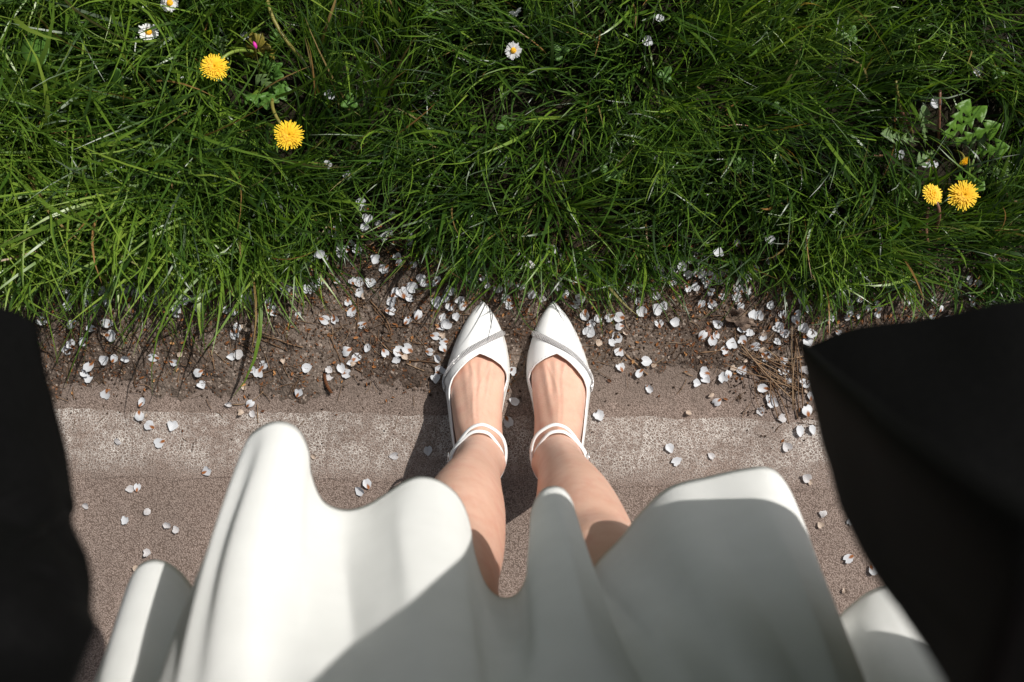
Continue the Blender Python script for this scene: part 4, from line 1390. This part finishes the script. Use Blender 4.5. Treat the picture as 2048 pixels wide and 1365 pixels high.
for x, y, kd in plist:
    li = min(range(len(LM)), key=lambda i: (LM[i][1] - x) ** 2 + (LM[i][2] - y) ** 2)
    info.append([x, y, kd, surface(x, y), li, math.hypot(LM[li][1] - x, LM[li][2] - y)])
buckets = {}
for i, q in enumerate(info):
    buckets.setdefault((q[2], q[3], q[4]), []).append(i)
labels = {}
for key, ids in buckets.items():
    ids.sort(key=lambda i: info[i][5])
    for r_, i in enumerate(ids):
        nm = STATE[key[0]]; lm = LM[key[2]][0]
        if len(ids) == 1: labels[i] = '%s %s by %s' % (nm, key[1], lm)
        else: labels[i] = '%s %s, %s to %s' % (nm, key[1], ORD[min(r_, 15)], lm)
prng = random.Random(5)
soil_at = lambda x, y: max(float(soil_h(np.array([x]), np.array([y]))[0]), 0.0009)
for i, (x, y, kd, sf, li, dd) in enumerate(info):
    me, zmin = prng.choice(PM[kd])
    z0 = .012 if y < 640 else .002
    p = at(x, y, z0)
    if y < 535: hz = prng.uniform(.035, .07)
    else: hz = soil_at(p.x, p.y) + prng.uniform(0, .002)
    p = at(x, y, hz)
    sc = prng.triangular(.0100, .0172, .0142) * {'withered': .60, 'spotted': .85}.get(kd, 1)
    o = bpy.data.objects.new('petal', me)
    C.objects.link(o)
    o.location = (p.x, p.y, hz - zmin * sc + .0006)
    o.scale = (sc, sc * prng.uniform(.78, 1.1), sc * prng.uniform(.6, 1.2))
    o.rotation_euler = (prng.uniform(-.22, .22), prng.uniform(-.22, .22), prng.uniform(0, 6.28))
    tag(o, labels[i], 'petal', 'fallen blossom petals')

# the rest of the petals, buried in the dense drift along the grass edge and beyond the frame
extra = []
erng = random.Random(77)
def add_extra(x, y, hz, sc, kd):
    V, Fc, A, B = petal_mesh(erng.randint(0, 99), erng.uniform(-.1, .5), erng.uniform(.2, .6) * erng.choice((1, 1, -1)))
    m_ = Matrix.Translation((x, y, hz)) @ Matrix.Rotation(erng.uniform(0, 6.28), 4, 'Z') @ Matrix.Rotation(erng.uniform(-.35, .35), 4, 'X') @ Matrix.Diagonal((sc, sc, sc, 1))
    return ([m_ @ Vector(v) for v in V], Fc, A, B)
geoV, geoF, gA, gB = [], [], [], []
for _ in range(380):
    x = erng.uniform(-1.1, 1.1)
    e = float(grass_edge(np.array([x]))[0])
    y = e + erng.gauss(.004, .024)
    if abs(x) > .72: y = e + erng.gauss(-.03, .05)
    if -.22 < x < .20 and y < .075: continue
    hz = soil_at(x, y) + erng.uniform(.002, .006)
    V, Fc, A, B = add_extra(x, y, hz, erng.triangular(.007, .014, .0105), None)
    o_ = len(geoV); geoV += V; geoF += [tuple(i + o_ for i in f) for f in Fc]; gA += A; gB += B
o = link('petal_drift', mesh_py('petal_drift', geoV, geoF, attrs={'along': gA, 'across': gB}), M['petal_based'])
tag(o, 'drift of fallen white petals caught under the grass edge', 'petals', kind='stuff')

# ------------------------------------------------------------------ litter on the verge
def scatter_density(n, ylo, yhi, bias=None):
    out = []
    while len(out) < n:
        x = rng.uniform(-1.0, 1.0); y = rng.uniform(ylo, yhi)
        d = np.interp(y, [-.16, -.09, -.05, 0, .05, .12, .2], [.01, .03, .35, .75, 1, 1, .4])
        if x > .3 and x < .45: d = min(1, d * 1.6 + (.25 if -.1 < y < 0 else 0))
        if .1 < x < .3 and y < -.03: d *= .25
        if rng.uniform() < d: out.append((x, y))
    return out
def chip_cloud(n, kind):
    V, Fc, A = [], [], []
    for x, y in scatter_density(n, -.15, .16):
        h = soil_at(x, y)
        a = rng.uniform(0, 6.28); b = len(V)
        if kind == 'rust':
            L = rng.uniform(.0012, .0040) * rng.uniform(.7, 1.1); W = L * rng.uniform(.3, .6)
            d = np.array([math.cos(a), math.sin(a), rng.uniform(-.25, .45)]); s = np.array([-math.sin(a), math.cos(a), rng.uniform(-.4, .4)])
            c = np.array([x, y, h + .0016]); tt = rng.uniform(.1, 1)
            for u, v_, k in ((-1, 0, 0), (-.3, -1, .0008), (-.3, 1, .0008), (0, 0, -.0002), (.5, -.8, .0008), (.5, .8, .0008), (1, 0, .0004)):
                V.append(c + d * L * u + s * W * v_ + np.array([0, 0, k])); A.append(tt)
            Fc += [(b, b+1, b+3), (b, b+3, b+2), (b+1, b+4, b+3), (b+2, b+3, b+5), (b+3, b+4, b+6), (b+3, b+6, b+5)]
        elif kind == 'grit':
            r = rng.uniform(.0005, .0021) * (1.4 if rng.uniform() < .06 else 1)
            c = np.array([x, y, h + r * .3]); tt = rng.beta(1.5, 2.2)
            pts = np.array([[1, 0, 0], [0, 1, 0], [-1, 0, 0], [0, -1, 0], [0, 0, .8], [0, 0, -.8]]) * (r * rng.uniform(.6, 1.3, (6, 1)))
            ca, sa = math.cos(a), math.sin(a)
            for q in pts:
                V.append(c + np.array([q[0]*ca - q[1]*sa, q[0]*sa + q[1]*ca, q[2]])); A.append(tt)
            Fc += [(b, b+1, b+4), (b+1, b+2, b+4), (b+2, b+3, b+4), (b+3, b, b+4), (b+1, b, b+5), (b+2, b+1, b+5), (b+3, b+2, b+5), (b, b+3, b+5)]
        else:
            L = rng.uniform(.006, .026); r = rng.uniform(.0002, .00055); tt = rng.beta(1.5, 1.8)
            bendv = rng.uniform(-.5, .5)
            P = []
            for u in (-.5, -.17, .17, .5):
                ang = a + bendv * u
                P.append(np.array([x + math.cos(ang) * L * u, y + math.sin(ang) * L * u, h + .0014 + rng.uniform(0, .0012)]))
            for p_ in P:
                for k in range(3):
                    aa = 2 * math.pi * k / 3
                    V.append(p_ + np.array([-math.sin(a) * r * math.cos(aa), math.cos(a) * r * math.cos(aa), r * math.sin(aa)])); A.append(tt)
            for i in range(3):
                for k in range(3):
                    Fc.append((b+i*3+k, b+i*3+(k+1) % 3, b+(i+1)*3+(k+1) % 3, b+(i+1)*3+k))
    return V, Fc, A
v, f, a = chip_cloud(2500, 'rust')
tag(link('bud_scales', mesh_py('bud_scales', v, f, smooth=False, attrs={'tint': a}), M['rust']), 'rusty brown bud scales scattered on the soil', 'litter', kind='stuff')
v, f, a = chip_cloud(16000, 'grit')
tag(link('soil_crumbs', mesh_py('soil_crumbs', v, f, smooth=False, attrs={'tint': a}), M['grit']), 'crumbs of soil and grit along the path edge', 'soil', kind='stuff')
v, f, a = chip_cloud(4800, 'fibre')
tag(link('plant_fibres', mesh_py('plant_fibres', v, f, attrs={'tint': a}), M['straw']), 'fine dry plant fibres lying on the soil', 'litter', kind='stuff')

TW = [([(224, 567), (262, 582), (286, 612), (308, 642)], .7, .6, 'long thin twig bent over the soil under the grass at left'),
      ([(207, 590), (216, 618), (228, 651)], .5, .5, 'thin straight twig pointing down beside the left petals'),
      ([(145, 653), (143, 672), (143, 688)], .8, .8, 'short pale twig joining two petals at the far left'),
      ([(207, 685), (228, 697), (251, 709)], .9, .3, 'dark short twig slanting above three petals at left'),
      ([(140, 722), (170, 722), (205, 723)], .6, .2, 'dark thin twig lying level above the doubled petals'),
      ([(423, 701), (427, 720), (430, 739)], 1.1, .7, 'upright brown straw left of the petal pair'),
      ([(428, 690), (440, 680), (455, 664)], .8, .5, 'small slanting straw right of the soil centre at left'),
      ([(494, 757), (525, 747), (552, 738)], .9, .5, 'flat brown straw below three petals on the soil'),
      ([(526, 672), (560, 680), (580, 688), (608, 695)], 1.1, .75, 'long pale straw pointing towards the shoes from the left'),
      ([(525, 680), (550, 690), (576, 702)], 1.0, .5, 'forked dull straw just below the long pale straw'),
      ([(463, 810), (485, 809), (505, 802), (525, 784)], .8, .85, 'curved pale twig on the asphalt ending in a petal'),
      ([(514, 809), (514, 828), (515, 847)], .8, .85, 'upright pale twig stub at the upper edge of the painted line'),
      ([(740, 601), (756, 618), (773, 640), (783, 671), (776, 684)], 1.1, .55, 'curved dead stem left of the left shoe, hooked at its end'),
      ([(744, 612), (764, 637), (777, 660), (783, 680)], .8, .45, 'inner dead stem lying along the hooked stem'),
      ([(716, 596), (717, 628), (714, 662)], 1.2, .4, 'thick upright brown stem under the grass edge'),
      ([(660, 669), (671, 695), (683, 724)], 1.1, .5, 'brown stem slanting down towards the doubled petals'),
      ([(749, 671), (766, 690), (786, 708)], .8, .8, 'pale straw slanting to a petal pair left of the left shoe'),
      ([(780, 654), (800, 654), (819, 656)], .8, .45, 'short level straw left of the left shoe'),
      ([(800, 636), (830, 646), (866, 649)], .7, .4, 'thin level straw ending near the left shoe'),
      ([(813, 727), (830, 735), (848, 742)], .9, .85, 'bright straw beside the outer edge of the left shoe'),
      ([(819, 721), (846, 723), (874, 726)], 1.3, .35, 'dark stick touching the shadow of the left shoe'),
      ([(1252, 710), (1275, 730), (1296, 750)], 1.5, .85, 'straight pale twig right of the right shoe'),
      ([(1272, 716), (1286, 726), (1297, 737)], .9, .6, 'thin straw alongside the straight pale twig'),
      ([(1192, 724), (1206, 727), (1218, 730)], .8, .5, 'short reddish straw touching near the right shoe'),
      ([(1399, 706), (1443, 699), (1466, 678)], 1.1, .8, 'bent pale straw among petals right of the shoes'),
      ([(1420, 712), (1445, 692), (1464, 676)], .8, .5, 'thin dull straw crossing the bent pale straw'),
      ([(1368, 744), (1377, 749), (1386, 753)], .9, .85, 'tiny bright straw on the soil rim at right'),
      ([(1591, 716), (1601, 714), (1611, 713)], 1.2, 1.0, 'white straw stub at the right blazer edge'),
      ([(1512, 702), (1520, 735), (1528, 769)], 1.0, .45, 'reddish stem running down into the dry stalks'),
      ([(1516, 766), (1536, 755), (1556, 743)], .8, .6, 'pale straw slanting across the dry stalks'),
      ([(1589, 666), (1592, 740), (1590, 800), (1597, 838)], 1.3, .5, 'long reddish stem lying down the crack by the right blazer'),
      ([(1582, 670), (1583, 720), (1588, 790)], .9, .4, 'thin stem beside the long reddish stem'),
      ([(1595, 846), (1622, 849), (1650, 855)], .6, .15, 'thin dark stem on the asphalt near the right blazer')]
for pts, r, tn, lab in TW:
    P = []
    for x, y in pts:
        q = at(x, y, .006)
        P.append((q.x, q.y, soil_at(q.x, q.y) + .0012 + r * .0005))
    base = Vector(P[len(P)//2])
    Q = catmull([tuple(Vector(p) - base) for p in P], 9)
    v, f = tube_geo([tuple(q) for q in Q], [r * .00095 * (.75 + .35 * math.sin(i * 1.7)) for i in range(9)], 6)
    o = link('twig', mesh_py('twig', v, f, attrs={'tint': [tn] * len(v)}), M['straw'])
    o.location = base
    tag(o, lab, 'twig', 'twigs and straws on the verge')

# bundle of dry stalks on the right
V, Fc, A = [], [], []
root_p = at(1528, 750, .004)
bp = root_p
for k in range(34):
    x0, y0 = 1535 + random.gauss(0, 24), 742 + random.gauss(0, 26)
    an = R(50) + random.gauss(0, .55); ln = random.uniform(35, 95)
    x1, y1 = x0 + math.cos(an) * ln, y0 + math.sin(an) * ln
    if k > 22: x0, y0, x1, y1 = 1500 + random.gauss(0, 26), 712 + random.gauss(0, 20), 1590 + random.gauss(0, 22), 752 + random.gauss(0, 26)
    if k > 29: x0, y0, x1, y1 = 1586 + random.gauss(0, 8), 690 + random.gauss(0, 20), 1592 + random.gauss(0, 10), 810 + random.gauss(0, 20)
    a, b = at(x0, y0, .004), at(x1, y1, .004)
    a.z = soil_at(a.x, a.y) + random.uniform(.001, .006); b.z = soil_at(b.x, b.y) + random.uniform(.001, .006)
    P = curve_pts(a - bp, b - bp, (random.uniform(-.004, .004), random.uniform(-.004, .004), .003), 7)
    v, f = tube_geo(P, .0004 + random.random() * .0004, 5)
    o_ = len(V); V += v; Fc += [tuple(i + o_ for i in q) for q in f]; A += [random.uniform(.45, 1)] * len(v)
o = link('dry_stalks', mesh_py('dry_stalks', V, Fc, attrs={'tint': A}), M['straw']); o.location = bp
tag(o, 'tangle of dry brown stalks lying beside the right blazer edge', 'dry stalks', kind='stuff')

# brown dry leaf, crumpled
def crumple(name, cx, cy, w_, h_, z, mat, label, cat, amp, seed, rot):
    c = at(cx, cy, z)
    V, Fc = [], []
    n_ = 14
    for i in range(n_ + 1):
        for j in range(n_ + 1):
            u, v_ = -1 + 2 * i / n_, -1 + 2 * j / n_
            # squircle map with ragged rim
            x = u * math.sqrt(1 - v_ * v_ / 2); y = v_ * math.sqrt(1 - u * u / 2)
            rr = 1 + .16 * math.sin(5 * math.atan2(y, x) + seed) + .10 * math.sin(11 * math.atan2(y, x))
            zz = amp * (math.sin(3.1 * x + seed) * math.cos(2.7 * y + seed) + .5 * math.sin(6 * x - 4 * y)) + abs(y) * amp * .8
            V.append((x * rr * w_, y * rr * h_, zz + amp))
    for i in range(n_):
        for j in range(n_):
            a = i * (n_ + 1) + j
            Fc.append((a, a+1, a+n_+2, a+n_+1))
    o = link(name, mesh_py(name, V, Fc), mat)
    o.location = c; o.rotation_euler = (0, 0, rot)
    md = o.modifiers.new('thickness', 'SOLIDIFY'); md.thickness = .0006
    tag(o, label, cat)
crumple('dry_leaf', 460, 566, .017, .015, .016, M['dryleaf'], 'crumpled brown dead leaf under the grass edge at left', 'leaf', .003, 1.0, .3)
crumple('dry_leaf', 607, 541, .010, .006, .018, M['dryleaf'], 'small pinkish brown dead leaf scrap in the grass fringe', 'leaf', .002, 2.4, .1)
crumple('bark_piece', 1477, 637, .022, .012, .010, M['bark'], 'grey brown piece of bark on the soil right of the shoes', 'bark', .005, .4, -.5)
crumple('dry_leaf', 1412, 665, .008, .006, .009, M['dryleaf'], 'small brown leaf scrap beside petals left of the bark', 'leaf', .002, 4.4, .9)

P = [at(x, y, .003) for x, y in ((650, 748), (652, 762), (657, 775), (664, 786))]
base = P[1].copy()
Q = catmull([tuple(p - base) for p in P], 22)
parts = [tube_geo([tuple(q) for q in Q], [.0022 * (.5 + .5 * math.sin(math.pi * (.15 + .7 * i / 21))) for i in range(22)], 7)]
for i, q in enumerate(Q):
    for k in range(4):
        a = k * 1.57 + i * .8
        c_ = Vector(q) + Vector((math.cos(a) * .0018, 0, .0018 * abs(math.sin(a))))
        r_ = .0009
        parts.append(([c_ + Vector((r_, 0, 0)), c_ + Vector((0, r_, 0)), c_ - Vector((r_, 0, 0)), c_ - Vector((0, r_, 0)), c_ + Vector((0, 0, r_))], [(0, 1, 4), (1, 2, 4), (2, 3, 4), (3, 0, 4)]))
v, f = join_geo(parts)
o = link('catkin', mesh_py('catkin', v, f, smooth=False, attrs={'tint': [random.uniform(.1, .5) for _ in v]}), M['rust'])
o.location = base + Vector((0, 0, soil_at(base.x, base.y) + .001))
tag(o, 'reddish brown fallen catkin hanging below a petal on the path edge', 'catkin')
